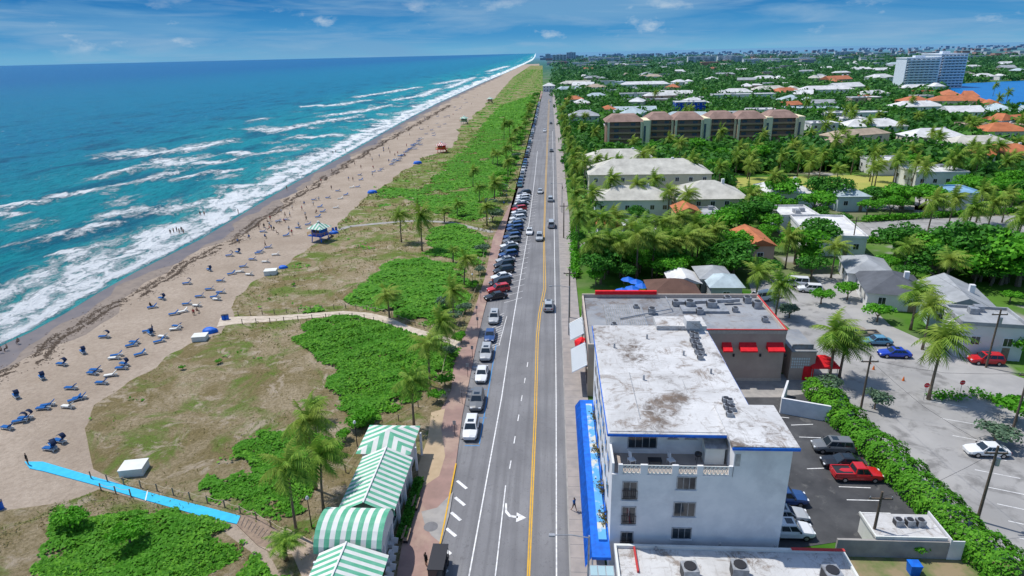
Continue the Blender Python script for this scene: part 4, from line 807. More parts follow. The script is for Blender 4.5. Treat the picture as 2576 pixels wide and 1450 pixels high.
tx,ty=G(1645,1148,HF+.4)
r=emp('patio_table',(tx,ty-.6,HF+.05),'low dark table on the roof terrace','table');MB().box(-.6,-.35,.38,.6,.35,.44).build('tabletop',M['dark'],r)
for a in(-.5,.5):
    for b_ in(-.28,.28): MB().box(a-.03,b_-.03,0,a+.03,b_+.03,.38).build('leg',M['dark'],r)
for px in (1590,1690):
    tx,_=V(px,1145,48.6);r=emp('patio_chair',(tx,48.7,HF+.05),'white patio chair on the roof terrace '+('by the glass door' if px<1600 else 'by the kettle grill'),'chair',None,R(20));MB().box(-.3,-.3,.35,.3,.3,.42).build('seat',M['white'],r);MB().bar((0,.3,.4),(0,.45,.95),.6,.05).build('backrest',M['white'],r)
    for a in(-.26,.26):
        for b_ in(-.26,.26): MB().box(a-.02,b_-.02,0,a+.02,b_+.02,.35).build('leg',M['white'],r)
tx,_=V(1757,1140,49);r=emp('kettle_grill',(tx,49,HF+.05),'black kettle grill on the roof terrace','grill');MB().tube([(0,0,.6),(0,0,.75),(0,0,.95),(0,0,1.1)],[.15,.33,.32,.1],12).build('bowl',M['dark'],r,True)
for a in range(3): MB().tube([(.2*math.cos(a*2.1),.2*math.sin(a*2.1),.65),(.32*math.cos(a*2.1),.32*math.sin(a*2.1),0)],.02).build('leg',M['dark'],r)
x0,_=V(1773,1100,49);x1,_=V(1838,1100,49);x1=min(x1,15.3);r=emp('terrace_shed',(x0,48.6,HF+.05),'pale metal roofed shed on the roof terrace','shed');MB().box(.1,.1,0,x1-x0-.1,1.5,1.9).build('wall',M['gwhite'],r);MB().add([(0,-.2,1.85),(x1-x0,-.2,1.85),(x1-x0,1.55,2.5),(0,1.55,2.5),(0,-.2,1.78),(x1-x0,-.2,1.78),(x1-x0,1.55,2.43),(0,1.55,2.43)],[(0,1,2,3),(7,6,5,4),(0,4,5,1)]).build('roof',M['metal'],r)
r=emp('blue_canopy',(3,45,0),'long bright blue canopy roof along the hotel pavement front','canopy')
part('roof',MB().box(3.5,45.0,3.6,5.18,72.3,3.9),M['blue'],r,(3,45,0));part('slope',MB().add([(2.9,44.8,2.9),(3.5,45,3.92),(3.5,72.3,3.92),(2.9,72.5,2.9)],[(0,1,2,3),(3,2,1,0)]),M['blue'],r,(3,45,0))
part('trough',MB().box(4.2,47,3.9,4.95,71,4.12),mat('canopy_blue_pale',(.10,.35,.70),(.55,.55,.5),.8,.6,lo=.5,hi=.6),r,(3,45,0))
for k in range(7): part('column',MB().box(3.55,46+k*4.2,0,3.7,46.15+k*4.2,3.6),M['white'],r,(3,45,0))
for px,py in ((1500,1130),(1512,1225),(1518,1300),(1497,1045)):
    x,y=G(px,py,4.2);q=np.random.default_rng(px);nq=120;c=q.normal(0,[.25,.7,.12],(nq,3))+[x,y,4.2];o=ob('potted_plant',qmesh('potted_plant',quads(c,q.normal(size=(nq,3)),.13),fol('brown_leaf%d'%px,(.12,.09,.03),(.25,.22,.08))));tag(o,f'withered brown planting in the blue canopy trough','plant','withered plants in the blue canopy')
r=emp('glass_canopy',(3.2,41,0),'pale framed glass canopy at the bottom by the pavement','canopy');part('frame',MB().box(3.2,41,3.2,5.4,44.7,3.3),M['metal'],r,(3.2,41,0))
PG=mat('pale_glass',(.35,.5,.55),rough=.2)
for i in range(3):
    for j in range(3): part('pane',MB().box(3.3+i*.7,41.1+j*1.2,3.3,3.92+i*.7,42.2+j*1.2,3.33),PG,r,(3.2,41,0))
for a in(3.3,5.3): part('post',MB().box(a-.05,41,0,a+.05,41.1,3.2),M['metal'],r,(3.2,41,0))
r=emp('low_commercial_building',(5.5,30,0),'low building with stained white roof at the bottom edge','building')
part('wall',MB().box(5.6,28,0,25.4,46,4.0),M['white'],r,(5.5,30,0));part('roof',MB().box(5.5,28,4.0,25.5,46.1,4.2),M['roofwhite'],r,(5.5,30,0))
part('parapet',MB().box(5.5,45.85,4.2,25.5,46.1,4.5).box(5.5,28,4.2,5.7,45.85,4.5).box(25.3,28,4.2,25.5,45.85,4.5),M['gwhite'],r,(5.5,30,0));part('parapet_cap',MB().box(21,45.8,4.5,25.55,46.12,4.56).box(7.2,43,4.2,7.35,45.85,4.45),M['redtrim'],r,(5.5,30,0))
for px,py in ((1810,1375),(1650,1385),(1950,1380)): x,y=G(px,py,4.2);part('roof_vent',MB().tube([(x,y,4.2),(x,y,4.6)],.12,8),M['metal'],r,(5.5,30,0))
x0,y0=G(2205,1350,2.2);x1,_=G(2375,1350,2.2);r=emp('service_building',(x0,y0,0),'small white service building with roof units by the hedge','building');part('wall',MB().box(x0,y0,0,x1,y0+3.2,2.0),M['gwhite'],r,(x0,y0,0));part('roof',MB().box(x0-.15,y0-.15,2.0,x1+.15,y0+3.35,2.15),M['roofwhite'],r,(x0,y0,0))
part('parapet',MB().box(x0-.15,y0-.15,2.15,x1+.15,y0+.0,2.35).box(x0-.15,y0+.0,2.15,x0,y0+3.35,2.35),M['gwhite'],r,(x0,y0,0))
part('fence_panel',MB().box(x1+.3,y0-.4,0,x1+.4,y0+3.6,2.4).box(x1+.4,y0-.4,0,x1+1.6,y0-.3,2.2),M['white'],r,(x0,y0,0))
for a in (.45,.62,.78): ac(x0+(x1-x0)*a,y0+1.8,2.15,'condenser on the small white service building','condensers on the service building',.9)
a,b_=G(2100,1400),G(2400,1400);o=MB().box(a[0],a[1],0,b_[0],a[1]+.25,2.0).build('garden_wall',M['concrete']);tag(o,'grey garden wall behind the low building','wall')
o=MB().box(a[0]+1,a[1]-14,0,b_[0]+20,a[1],.05).build('garden_ground',mat('yard_ground',(.10,.16,.04),(.28,.22,.13),.4));o['kind']='structure'
x,y=G(2300,1425,.8);r=emp('trash_bin',(x,y,0),'bright blue wheeled bin tipped open behind the grey wall','bin');MB().add([(-.4,-.35,0),(.4,-.35,0),(.4,.35,0),(-.4,.35,0),(-.5,-.45,1.1),(.5,-.45,1.1),(.5,.45,1.1),(-.5,.45,1.1)],[(3,2,1,0),(4,5,6,7),(0,1,5,4),(1,2,6,5),(2,3,7,6),(3,0,4,7)]).build('body',M['blue'],r);MB().box(-.52,-.47,1.1,.52,.47,1.18).build('lid',M['blue'],r)
P4=GP([(1962,1040),(2085,1062)]);o=MB().prism([P4[0],P4[1],(P4[1][0],P4[1][1]+.3),(P4[0][0],P4[0][1]+.3)],0,2.3).prism([(P4[0][0],P4[0][1]+.31),(P4[0][0]+.3,P4[0][1]+.31),(P4[0][0]+2.6,P4[0][1]+5),(P4[0][0]+2.3,P4[0][1]+5)],0,2.3).build('screen_wall',M['white']);tag(o,'white angled screen wall at the head of the hedge','wall')
HP=GP([(2050,985),(2110,1055),(2190,1130),(2270,1210),(2350,1290),(2430,1370),(2560,1480)]);cs=[];ns=[]
for (ax_,ay_),(bx,by) in zip(HP[:-1],HP[1:]):
    L=math.hypot(bx-ax_,by-ay_);n=int(L*520);t=rng.random(n);lx,ly=-(by-ay_)/L,(bx-ax_)/L;th=rng.uniform(0,math.pi,n)
    gx=ax_+(bx-ax_)*t;gy=ay_+(by-ay_)*t;bl=1+.22*wav(gx,gy,.8)
    off=np.cos(th);off=np.sign(off)*np.abs(off)**.7*2.0*bl;z=(2.5*np.abs(np.sin(th))**.6+.45*wav(gx,off+gy,1.))*bl
    cs.append(np.stack([gx+lx*off,gy+ly*off,np.maximum(z,.1)],-1)+rng.normal(0,.1,(n,3)));ns.append(np.stack([lx*off,ly*off,z*.7+.2],-1)+rng.normal(0,.6,(n,3)))
o=ob('hedge',qmesh('hedge',quads(np.concatenate(cs),np.concatenate(ns),rng.uniform(.09,.22,sum(len(c) for c in cs)),.7),M['scrub']));tag(o,'long dense green hedge dividing the two parking lots','hedge')
for k,pl in enumerate(([(1860,560),(1990,480)],[(1850,490),(2300,490)],[(2180,610),(2560,620)],[(2170,558),(2560,535)],[(1446,700),(1446,560)],[(2340,1000),(2430,1005)],[(2440,990),(2560,1030)])):
    a,b_=GP(pl);L=math.hypot(b_[0]-a[0],b_[1]-a[1]);n=int(L*60);t=rng.random(n);c=np.stack([a[0]+(b_[0]-a[0])*t+rng.normal(0,.5,n),a[1]+(b_[1]-a[1])*t+rng.normal(0,.5,n),rng.uniform(.2,1.6 if k<5 else .9,n)],-1)
    o=ob('hedge',qmesh('hedge',quads(c,rng.normal(size=(n,3))+[0,0,1],.3 if k<5 else .2,.7),M['leafA']));tag(o,'low clipped green hedge '+('beside the far trees','along the dry lawn','along the far parking lot front','along the far parking lot back','between pavement and palm grove','on the traffic island','curving right of the traffic island')[k],'hedge')
# ---------------------------------------------------------------- restaurant block
rb=emp('restaurant_building',(4.9,80,0),'tan restaurant block with weathered grey flat roof and red awnings','building');B0=(4.9,80,0)
RY=85.0
part('wall',MB().box(4.9,80,0,19.5,99,7.6).box(19.5,RY,0,33.3,99,7.6),M['tan'],rb,B0)
part('roof',MB().box(5.1,80.2,7.6,19.6,98.8,7.8).box(19.6,RY+.2,7.6,33.1,98.8,7.8),M['roofgrey'],rb,B0)
part('parapet',MB().box(4.85,79.95,7.62,19.5,80.2,8.2).box(19.5,RY-.05,7.62,33.35,RY+.2,8.2).box(4.85,80.2,7.62,5.1,98.8,8.2).box(4.85,98.8,7.62,33.35,99.05,8.4).box(33.1,RY+.2,7.62,33.35,98.8,8.2),M['tanlight'],rb,B0)
part('parapet_trim',MB().box(19.6,RY-.12,8.2,33.4,RY+.12,8.32).box(33.2,RY+.13,8.2,33.42,99,8.3),M['redtrim'],rb,B0);part('parapet_sign_band',MB().box(7,98.6,8.4,17,99.1,9.0),M['red'],rb,B0)
RRB=mat('roof_ribbed',(.32,.34,.38),(.20,.22,.24),1)
part('raised_roof',MB().box(8,86,7.8,14,95,8.1),RRB,rb,B0);part('raised_roof',MB().box(20,92,7.8,27,97,8.2),RRB,rb,B0)
mb=MB()
for i in range(18): mb.box(8+i*.33,86,8.1,8.08+i*.33,95,8.16)
part('roof_ribs',mb,M['concrete'],rb,B0)
part('floor_band',MB().box(4.8,79.9,4.2,4.9,99,4.5).box(19.6,RY-.04,.0,33.4,RY-.001,.5),M['tanlight'],rb,B0)
for z in (2.2,5.8):
    for Y in np.arange(81,98,2.6):
        w_=part('window',MB().box(4.84,Y,z-.8,4.91,Y+1.7,z+.8),M['dark'],rb,B0);part('pane',MB().box(4.81,Y+.1,z-.7,4.85,Y+1.6,z+.7),M['glass'],w_,B0)
def awn(x0,x1,Y,z,m,dep=.9,h=.8,nm='awning',par=rb,base=B0): part(nm,MB().add([(x0,Y,z+h),(x1,Y,z+h),(x1,Y-dep,z+.2),(x0,Y-dep,z+.2),(x0,Y-dep,z),(x1,Y-dep,z),(x0,Y,z),(x1,Y,z)],[(0,3,2,1),(3,4,5,2),(0,6,4,3),(1,2,5,7)]),m,par,base)
for a,b_ in ((1815,1838),(1858,1900),(1927,1968)):
    x0,z=V(a,875,RY);x1,_=V(b_,875,RY);awn(x0,x1,RY,z-.1,M['red'],1.3,1.0)
for a in (1845,1912,1975): x0,z=V(a,893,RY);part('wall_lamp',MB().box(x0-.12,RY-.2,z-.2,x0+.12,RY,z+.2),M['dark'],rb,B0)
def sawn(Y0,Y1,z,ms,dep=2.1):
    mb=MB();n=int((Y1-Y0)/.28)
    for i in range(n):
        a=Y0+(Y1-Y0)*i/n;b_=Y0+(Y1-Y0)*(i+1)/n;mb.add([(4.85,a,z+1.2),(4.85,b_,z+1.2),(4.85-dep,b_,z),(4.85-dep,a,z)],[(0,1,2,3)],i%2)
        mb.add([(4.85-dep,a,z),(4.85-dep,b_,z),(4.85-dep,b_,z-.3),(4.85-dep,a,z-.3)],[(0,1,2,3)],i%2)
    part('side_awning',mb,ms,rb,B0)
AG=mat('awn_grey',(.16,.22,.32));sawn(80.3,88,3.6,[AG,M['gwhite']]);sawn(91,97.8,3.6,[AG,M['gwhite']])
part('corner_awning',MB().tube([(4.8,89.5,3.4),(4.0,89.5,4.0),(3.4,89.5,4.2)],[1.1,1.0,.2],10),M['red'],rb,B0)
x0,_=V(1985,930,85.4);x1,_=V(2048,930,85.4)
r=emp('annex_building',(x0,85.4,0),'tan annex with lattice block walls and red doors','building');bb=(x0,85.4,0)
part('wall',MB().box(x0+.01,85.4,0,x1,93,4.6),M['tan'],r,bb);mb=MB()
for i in range(8):
    for j in range(4): mb.box(x0+.2+i*.33,85.34,2.0+j*.45,x0+.42+i*.33,85.41,2.3+j*.45)
part('lattice',mb,M['gwhite'],r,bb);part('door',MB().box(x0+2,85.32,.05,x0+3.5,85.39,2.3),M['red'],r,bb);part('roof',MB().box(x0,85.3,4.6,x1+.1,93.1,4.75).box(x0+.3,86,4.75,x1-.3,86.2,5.5),M['roofgrey'],r,bb)
x,y=G(2068,905,2.8);r=emp('entrance_canopy',(x,y,0),'red four sided canopy over the rear entrance','canopy');MB().add([(-2,-1.6,2.4),(2,-1.6,2.4),(2,1.6,2.4),(-2,1.6,2.4),(-.3,0,3.6),(.3,0,3.6)],[(0,1,5,4),(1,2,5),(2,3,4,5),(3,0,4)]).box(-2,-1.6,2.1,2,-1.57,2.4).box(-2,1.57,2.1,2,1.6,2.4).box(1.97,-1.57,2.1,2,1.57,2.4).build('roof',M['red'],r)
for a in(-1.8,1.8):
    for b_ in(-1.4,1.4): MB().tube([(a,b_,0),(a,b_,2.4)],.05).build('post',M['metal'],r)
for px,py,s in ((1735,765,1.6),(1790,768,1.8),(1760,780,1.2),(1905,765,1.5),(1830,750,1.2),(1880,752,1.3),(1850,775,1),(1545,815,1),(1700,760,1.2),(1600,770,1.),(1640,780,1.3),(1925,800,1.)):
    x,y=G(px,py,8.4);ac(x,y,7.8,'rooftop unit on the weathered grey roof','rooftop units on the grey roof',s)
o=MB().tube([G(1675,745,8.4)+(8.3,),G(1690,775,8.4)+(8.3,),G(1560,800,8.4)+(8.3,)],.09,6).build('roof_duct',M['metal']);tag(o,'thin pipe run across the weathered grey roof','pipe')
o=MB().bar(G(1700,762,8.4)+(8.4,),G(1860,755,8.4)+(8.4,),.5,.5).build('roof_duct',M['metal']);tag(o,'square metal duct between units on the grey roof','duct')
for k,(px,py) in enumerate(((1565,728),(1590,722),(1615,716),(1580,700),(1548,735),(1600,706))):
    x,y=G(px,py,2.4);r=emp('patio_umbrella',(x,y,0),'blue patio umbrella behind the grey flat roof','umbrella','blue patio umbrellas');MB().tube([(0,0,0),(0,0,2.6)],.03).build('pole',M['metal'],r)
    MB().tube([(0,0,2.1),(0,0,2.75)],[1.5,.05],8).build('canopy',M['blue'],r)
# ---------------------------------------------------------------- pavilion
X0,X1=-21.6,-15.8;PB=(X0,42,0)
pv=emp('beach_pavilion',PB,'green and white striped roof beach pavilion beside the promenade','pavilion')
def stripes(c,n,mi0=0):
    mb=MB();a,b_,c_,d=[Vector(x) for x in c]
    for i in range(n):
        s,t=i/n,(i+1)/n;mb.add([a.lerp(b_,s),a.lerp(b_,t),d.lerp(c_,t),d.lerp(c_,s)],[(0,1,2,3)],(i+mi0)%2)
    return mb
GW=[M['green'],M['gwhite']]
def merge(*ms):
    o=MB()
    for m in ms: 
        k=len(o.v);o.v+=m.v;o.f+=[tuple(i+k for i in f) for f in m.f];o.m+=m.m
    return o
xc=(X0+X1)/2
def hiproof(xa,xb,ya,yb,z,zp,n=9):
    cx=(xa+xb)/2;cy=(ya+yb)/2;ap=(cx,cy,zp);ms=[]
    for (p,q) in (((xa,ya),(xb,ya)),((xb,ya),(xb,yb)),((xb,yb),(xa,yb)),((xa,yb),(xa,ya))):
        p=Vector((*p,z));q=Vector((*q,z));A=Vector(ap);mid=p.lerp(q,.5);mb=MB()
        for i in range(n):
            s,t=i/n,(i+1)/n
            def topat(s): return p.lerp(q,s)+(A-mid)*(1-abs(2*s-1))
            if s<.5<t: mb.add([p.lerp(q,s),p.lerp(q,t),topat(t),A,topat(s)],[(0,1,2,3,4)],i%2)
            else: mb.add([p.lerp(q,s),p.lerp(q,t),topat(t),topat(s)],[(0,1,2,3)],i%2)
        ms.append(mb)
    return merge(*ms)
part('square_roof',hiproof(-22.4,-16.1,60.2,66.2,3.6,5.0,11),GW,pv,PB)
part('long_roof',merge(stripes([(X0,50.6,3.3),(X0,60.1,3.3),(xc,60.1,4.7),(xc,50.6,4.7)],24),stripes([(X1,60.1,3.3),(X1,50.6,3.3),(xc,50.6,4.7),(xc,60.1,4.7)],24,1)),GW,pv,PB)
part('ridge_cap',MB().box(xc-.08,50.6,4.68,xc+.08,60.1,4.78),M['gwhite'],pv,PB);part('ridge_cap',MB().box(xc-.08,38,4.68,xc+.08,45.2,4.78),M['gwhite'],pv,PB)
ms=MB();n=13;K=10;xa,xb=X0-.4,X1+.2
for i in range(n):
    s=xa+(xb-xa)*i/n;t=xa+(xb-xa)*(i+1)/n
    for k in range(K):
        a0=math.pi*k/K;a1=math.pi*(k+1)/K;f=lambda a:(48-2.7*math.cos(a),3.1+2.2*math.sin(a));p=f(a0);q=f(a1);ms.add([(s,p[0],p[1]),(t,p[0],p[1]),(t,q[0],q[1]),(s,q[0],q[1])],[(0,1,2,3)],i%2)
part('barrel_roof',ms,GW,pv,PB)
f=lambda a:(48-2.6*math.cos(a),3.1+2.1*math.sin(a))
for xx in (xa+.15,xb-.15): part('gable_wall',MB().add([(xx,*f(math.pi*k/K)) for k in range(K+1)],[tuple(range(K+1))]),M['gwhite'],pv,PB)
part('front_roof',merge(stripes([(X0+.2,34,3.3),(X0+.2,45.2,3.3),(xc,45.2,4.7),(xc,34,4.7)],28),stripes([(X1+.9,45.2,3.3),(X1+.9,34,3.3),(xc,34,4.7),(xc,45.2,4.7)],28,1)),GW,pv,PB)
part('wall',MB().box(X0+.5,34,0,X1-.5,60,3.25).box(-21.8,60.6,0,-16.7,65.6,3.55),M['gwhite'],pv,PB)
for Y in np.arange(35,66,3.0):
    for xx in(X0+.15,X1-.15): part('column',MB().box(xx-.12,Y,.1,xx+.12,Y+.24,3.3),M['white'],pv,PB)
for Y in np.arange(52,59,2.4): part('window',MB().box(X1-.51,Y,1,X1-.46,Y+1.2,2.4),M['glass'],pv,PB)
n=3500;c=np.stack([rng.uniform(X1+.1,X1+1.1,n),rng.uniform(50.5,60,n),rng.uniform(.2,.9,n)],-1)
o=ob('hedge',qmesh('hedge',quads(c,rng.normal(size=(n,3))+[0,0,1],.14,.7),M['leafB']));tag(o,'low dark hedge along the striped pavilion','hedge')
for k,(px,py,lb) in enumerate(((1048,1268,'wooden bench on the promenade beside the pavilion, farther one'),(1024,1348,'wooden bench on the promenade beside the barrel roof'))):
    x,y=G(px,py,.4);r=emp('bench',(x,y,.16),lb,'bench',None,R(90));MB().box(-.9,-.25,.4,.9,.25,.46).build('seat',M['wood'],r);MB().bar((0,.28,.7),(0,.3,.75),1.8,.25).build('backrest',M['wood'],r)
    for a in(-.75,.75): MB().box(a-.04,-.22,0,a+.04,.22,.4).build('leg',M['dark'],r)
for k in range(5):
    x,y=G(985-3*k+ (3 if k%2 else 0),1365+22*k,.6);r=emp('slatted_chair',(x,y,.16),'white slatted chair in the row beside the barrel roof','chair','white chairs beside the pavilion',R(-90));MB().box(-.3,-.3,.38,.3,.3,.44).build('seat',M['white'],r);MB().bar((0,.3,.4),(0,.45,1.1),.6,.05).build('backrest',M['white'],r)
    for a in(-.27,.27): MB().box(a-.03,-.3,0,a+.03,.3,.38).build('leg',M['white'],r)
for px,py in ((1145,1100),(1163,1018),(1177,950),(1189,905),(1200,800),(1202,830),(1210,760)):
    x,y=G(px,py);r=emp('parking_sign',(x,y,.16),'slim parking sign post on the promenade kerb','sign','parking signs along the kerb');MB().tube([(0,0,0),(0,0,2.3)],.035).build('post',M['dark'],r);MB().box(-.2,-.03,1.7,.2,-.01,2.3).build('sign_plate',M['metal'],r)
def lamp(px,py,h,arm,label):
    x,y=G(px,py,h);r=emp('street_lamp',(x,y,.16),label,'street lamp');MB().tube([(0,0,0),(0,0,h)],[.12,.07],8).build('pole',M['metal'],r);MB().tube([(0,0,h-.2),(arm*.5,0,h+.05),(arm,0,h)],.045,6).build('arm',M['metal'],r);MB().box(arm-.4,-.14,h-.08,arm+.1,.14,h+.05).build('lamp_head',M['metal'],r)
lamp(1482,1352,8.5,-2.9,'grey street lamp reaching over the road by the blue canopy');lamp(1432,722,9,-3,'grey street lamp beside the palm grove');lamp(1414,462,9,-3,'grey street lamp far up the right pavement')
wp=[]
def upole(px,py,h,label,pb=None):
    x,y=G(px,py);r=emp('utility_pole',(x,y,0),label,'utility pole');MB().tube([(0,0,0),(0,0,h)],[.16,.11],8).build('pole',M['woodpole'],r);MB().box(-1.1,-.06,h-.9,1.1,.06,h-.75).build('crossarm',M['woodpole'],r)
    for a in(-1,0,1): MB().tube([(a,0,h-.75),(a,0,h-.55)],.05).build('insulator',M['metal'],r)
    if pb: MB().tube([(.3,0,h-2.2),(.3,0,h-1.3)],.25,10).build('transformer',M['metal'],r)
    wp.append(Vector((x,y,h-.6)))
upole(1432,800,9.5,'wooden utility pole on the pavement by the striped awnings');upole(2165,1030,8,'thin utility pole behind the hedge');upole(2480,925,9.5,'tall wooden utility pole before the white house',1);upole(2458,1310,9,'utility pole standing in the hedge',1);upole(2190,1375,6.5,'short utility pole in the hotel lot');upole(2545,1090,9,'utility pole with grey transformer at the right edge',1);upole(2140,640,9,'utility pole among the trees beyond the side lot');upole(1418,600,9.5,'wooden utility pole up the right pavement');upole(2272,520,9,'utility pole near the far parking lot')
def wire(a,b_,lb):
    m=(a+b_)/2;m.z-=.9;o=MB().tube([a,a.lerp(m,.5)+Vector((0,0,-.1)),m,m.lerp(b_,.5)+Vector((0,0,-.1)),b_],.018,4).build('overhead_wire',M['dark']);tag(o,lb,'wire')
wire(wp[1],wp[3],'overhead wire from the hedge pole to the thin pole');wire(wp[1],wp[5],'overhead wire crossing the pale lot to the right edge');wire(wp[3],wp[4],'overhead wire over the hotel lot');wire(wp[2],wp[6],'overhead wire over the cottages')
for px,py,lb in ((2323,992,'red stop sign at left of the traffic island'),(2412,985,'red stop sign at right of the traffic island')):
    x,y=G(px,py+14);r=emp('stop_sign',(x,y,0),lb,'sign');MB().tube([(0,0,0),(0,0,2.6)],.03).build('post',M['metal'],r)
    s=MB().add([(.38*math.cos(R(22.5+45*k)),-.05,2.3+.38*math.sin(R(22.5+45*k))) for k in range(8)],[tuple(range(8))]).build('sign_plate',M['red'],r)
    if 'lettering' not in bpy.data.meshes:
        cu=bpy.data.curves.new('lettering_source','FONT');cu.body='STOP';cu.size=.26;cu.align_x='CENTER';t=bpy.data.objects.new('tmp_text',cu);COL.objects.link(t);bpy.context.view_layer.update()
        lm=bpy.data.meshes.new_from_object(t.evaluated_get(bpy.context.evaluated_depsgraph_get()));lm.name='lettering';lm.materials.clear();lm.materials.append(M['white']);bpy.data.objects.remove(t)
    t=ob('lettering',bpy.data.meshes['lettering'],s);t.location=(0,-.07,2.22);t.rotation_euler=(R(90),0,0)
cone=mat('cone',(.7,.15,.02))
for px,py in ((2197,930),(2272,958),(2188,915)):
    x,y=G(px,py);o=MB().tube([(x,y,.05),(x,y,.7)],[.2,.04],8).build('traffic_cone',cone);tag(o,'orange traffic cone on the pale lot','cone','traffic cones on the lot')
for px,py in ((1205,690),(1190,735),(900,1130),(1233,585),(785,1330)):
    x,y=G(px,py);r=emp('lamp_post',(x,y,.1),'slender dark lamp post along the promenade','lamp post','dark lamp posts along the promenade');MB().tube([(0,0,0),(0,0,3.6)],[.07,.04],6).build('pole',M['dark'],r);MB().tube([(0,0,3.6),(0,0,3.75),(0,0,4.0)],[.1,.2,.1],8).build('globe',M['white'],r)
def posts(pl,n,lb,gr,h=1.0,z=.08):
    Q=[Vector((*p,0)) for p in GP(pl)];L=[0]
    for a,b_ in zip(Q[:-1],Q[1:]): L.append(L[-1]+(b_-a).length)
    prev=None;allp=[]
    for i in range(n):
        s=L[-1]*i/(n-1);k=max(j for j in range(len(L)-1) if L[j]<=s+1e-6);p=Q[k].lerp(Q[k+1],min(1,(s-L[k])/(L[k+1]-L[k])))
        o=MB().tube([(0,0,0),(0,0,z+h)],.07,6).build('rope_post',M['wood']);o.location=(p.x,p.y,0);tag(o,'short timber post '+lb,'post',gr)
        t=Vector((p.x,p.y,z+h*.9))
        if prev: m=(prev+t)/2;m.z-=.2;allp+=[m]
        allp.append(t);prev=t
    o=MB().tube(allp,.03,4).build('rope',M['rope']);tag(o,'rope strung on timber posts '+lb,'rope')
posts([(230,1205),(380,1232),(470,1255),(560,1275),(650,1310),(720,1350)],13,'on the far side of the blue mat','posts beyond the blue mat')
posts([(255,1235),(330,1250)],3,'on the near side of the blue mat','posts before the blue mat')
posts([(600,796),(700,790),(790,781),(870,777),(920,781),(970,791),(1020,813),(1090,835)],20,'along the far edge of the sandy path','posts along the far path edge')
posts([(610,816),(700,812),(790,804),(870,799),(915,803),(955,815),(1010,836)],14,'along the near edge of the sandy path','posts along the near path edge')
posts([(1230,600),(1218,640),(1205,720),(1165,800),(1130,870),(1110,960),(1040,1040),(930,1100),(870,1190)],26,'along the dune side of the promenade','posts along the promenade')
# ---------------------------------------------------------------- beach things
w,L=.66,1.95;m=MB();m.box(-L/2,-w/2,.24,L/2,-w/2+.06,.32).box(-L/2,w/2-.06,.24,L/2,w/2,.32)
for k in range(8): m.box(-L/2+k*L/8+.02,-w/2+.06,.26,-L/2+k*L/8+.16,w/2-.06,.30)
LF=m.mesh('frame',M['gwhite']);LC=MB().box(-.3,-.3,.32,.95,.3,.42).mesh('cushion',M['cloth']);LB=MB().bar((-.3,0,.37),(-.95,0,.95),.6,.09).mesh('backrest',M['cloth'])
LL=[MB().box(a-.04,b_-.04,0,a+.04,b_+.04,.24).mesh('leg',M['gwhite']) for a in(-.8,.8) for b_ in(-.28,.28)]
hd=MB();K=5
hf=lambda a:(-.5-.6*math.cos(a),.5+.95*math.sin(a))
for k in range(K):
    p,q=hf(R(25+k*22)),hf(R(25+(k+1)*22));hd.add([(p[0],-.34,p[1]),(q[0],-.34,q[1]),(q[0],.34,q[1]),(p[0],.34,p[1])],[(0,1,2,3)])
HD=hd.mesh('hood',M['cloth'])
lb_parts=[('frame',LF,None,0),('cushion',LC,None,'c'),('backrest',LB,None,'c')]+[('leg',m,None,0) for m in LL]
NV=(.02,.035,.08);BL=(.02,.12,.36);WH=(.70,.70,.67)
def lounger(px,py,kind,ang,s=1.25,lod=1,xy=None):
    x,y=xy or G(px,py,.3);c=BL if kind!='w' else WH;pp=list(lb_parts) if lod else lb_parts[:3]
    if kind=='h': pp=pp+[('hood',HD,None,'h')]
    lab={'b':'blue sun lounger standing on the open sand','w':'white cushioned sun lounger on the sand','h':'blue lounger with raised navy hood on the sand'}[kind]
    spawn('sun_lounger',pp,(x,y,.04),R(ang),lab,'sun lounger','sun loungers scattered over the beach',s,{'c':c,'h':NV})
for s_ in '''40 995 h;105 948 h;155 915 h;208 884 h;262 846 h;18 1075 b;50 1058 h;64 1050 h;108 1026 b;120 1018 b;170 1022 w;188 1005 b;200 1000 b;178 975 b;232 938 b;240 930 b;255 962 b;278 943 w;305 925 b;312 915 h;287 900 w;293 893 b;352 890 b;330 868 b;338 860 b;400 858 b;410 846 w;378 838 h;372 832 b;440 827 w;445 820 b;460 783 w;437 789 b;407 750 h;383 772 b;495 768 w;470 764 b;502 745 b;527 727 b;545 752 w;540 746 b;555 735 b;470 712 h;526 678 h;555 706 b;582 688 b;603 683 w;627 690 w;577 642 h;598 634 h;612 670 b;650 636 b;655 632 b;635 652 b;668 658 w;693 640 w;675 622 b;720 592 b;775 564 b;750 573 b;662 582 h;700 556 b;720 552 b;800 545 b;812 532 b;845 522 w;790 502 b;825 497 b;856 499 w;885 471 w;908 452 b;905 440 b;955 430 b;125 1128 h;132 1120 h;150 1108 h;805 520 b;850 480 b;870 490 b;900 470 b;940 432 b;960 425 b'''.split(';'):
    a,b_,k=s_.split();lounger(float(a),float(b_),k,random.uniform(165,225) if k!='h' else random.uniform(140,210),.95)
for k in range(34):
    t=k/33;px=985+75*t;py=412-62*t;lounger(px+random.uniform(-4,4),py+random.uniform(-5,5),random.choice('bbbwh'),190,1.1,0)
for k in range(24):
    t=k/23;px=1040+150*t+random.uniform(-25,15);py=370-135*t+random.uniform(-4,14);lounger(px,py,random.choice('bbwh'),190,1.2,0)
for px,py,s,lb in ((340,1188,2.6,'large white storage box near the blue beach mat'),(505,855,2.3,'white storage box at the mouth of the sandy path'),(682,690,2.6,'white storage box farther up the beach edge')):
    x,y=G(px,py);r=emp('storage_box',(x,y,.03),lb,'box',None,R(12),s/2);MB().box(-1,-.8,0,1,.8,.75).build('body',M['gwhite'],r);MB().box(-1.05,-.85,.75,1.05,0,.83).box(-1.05,.003,.75,1.05,.85,.83).build('lid',M['gwhite'],r)
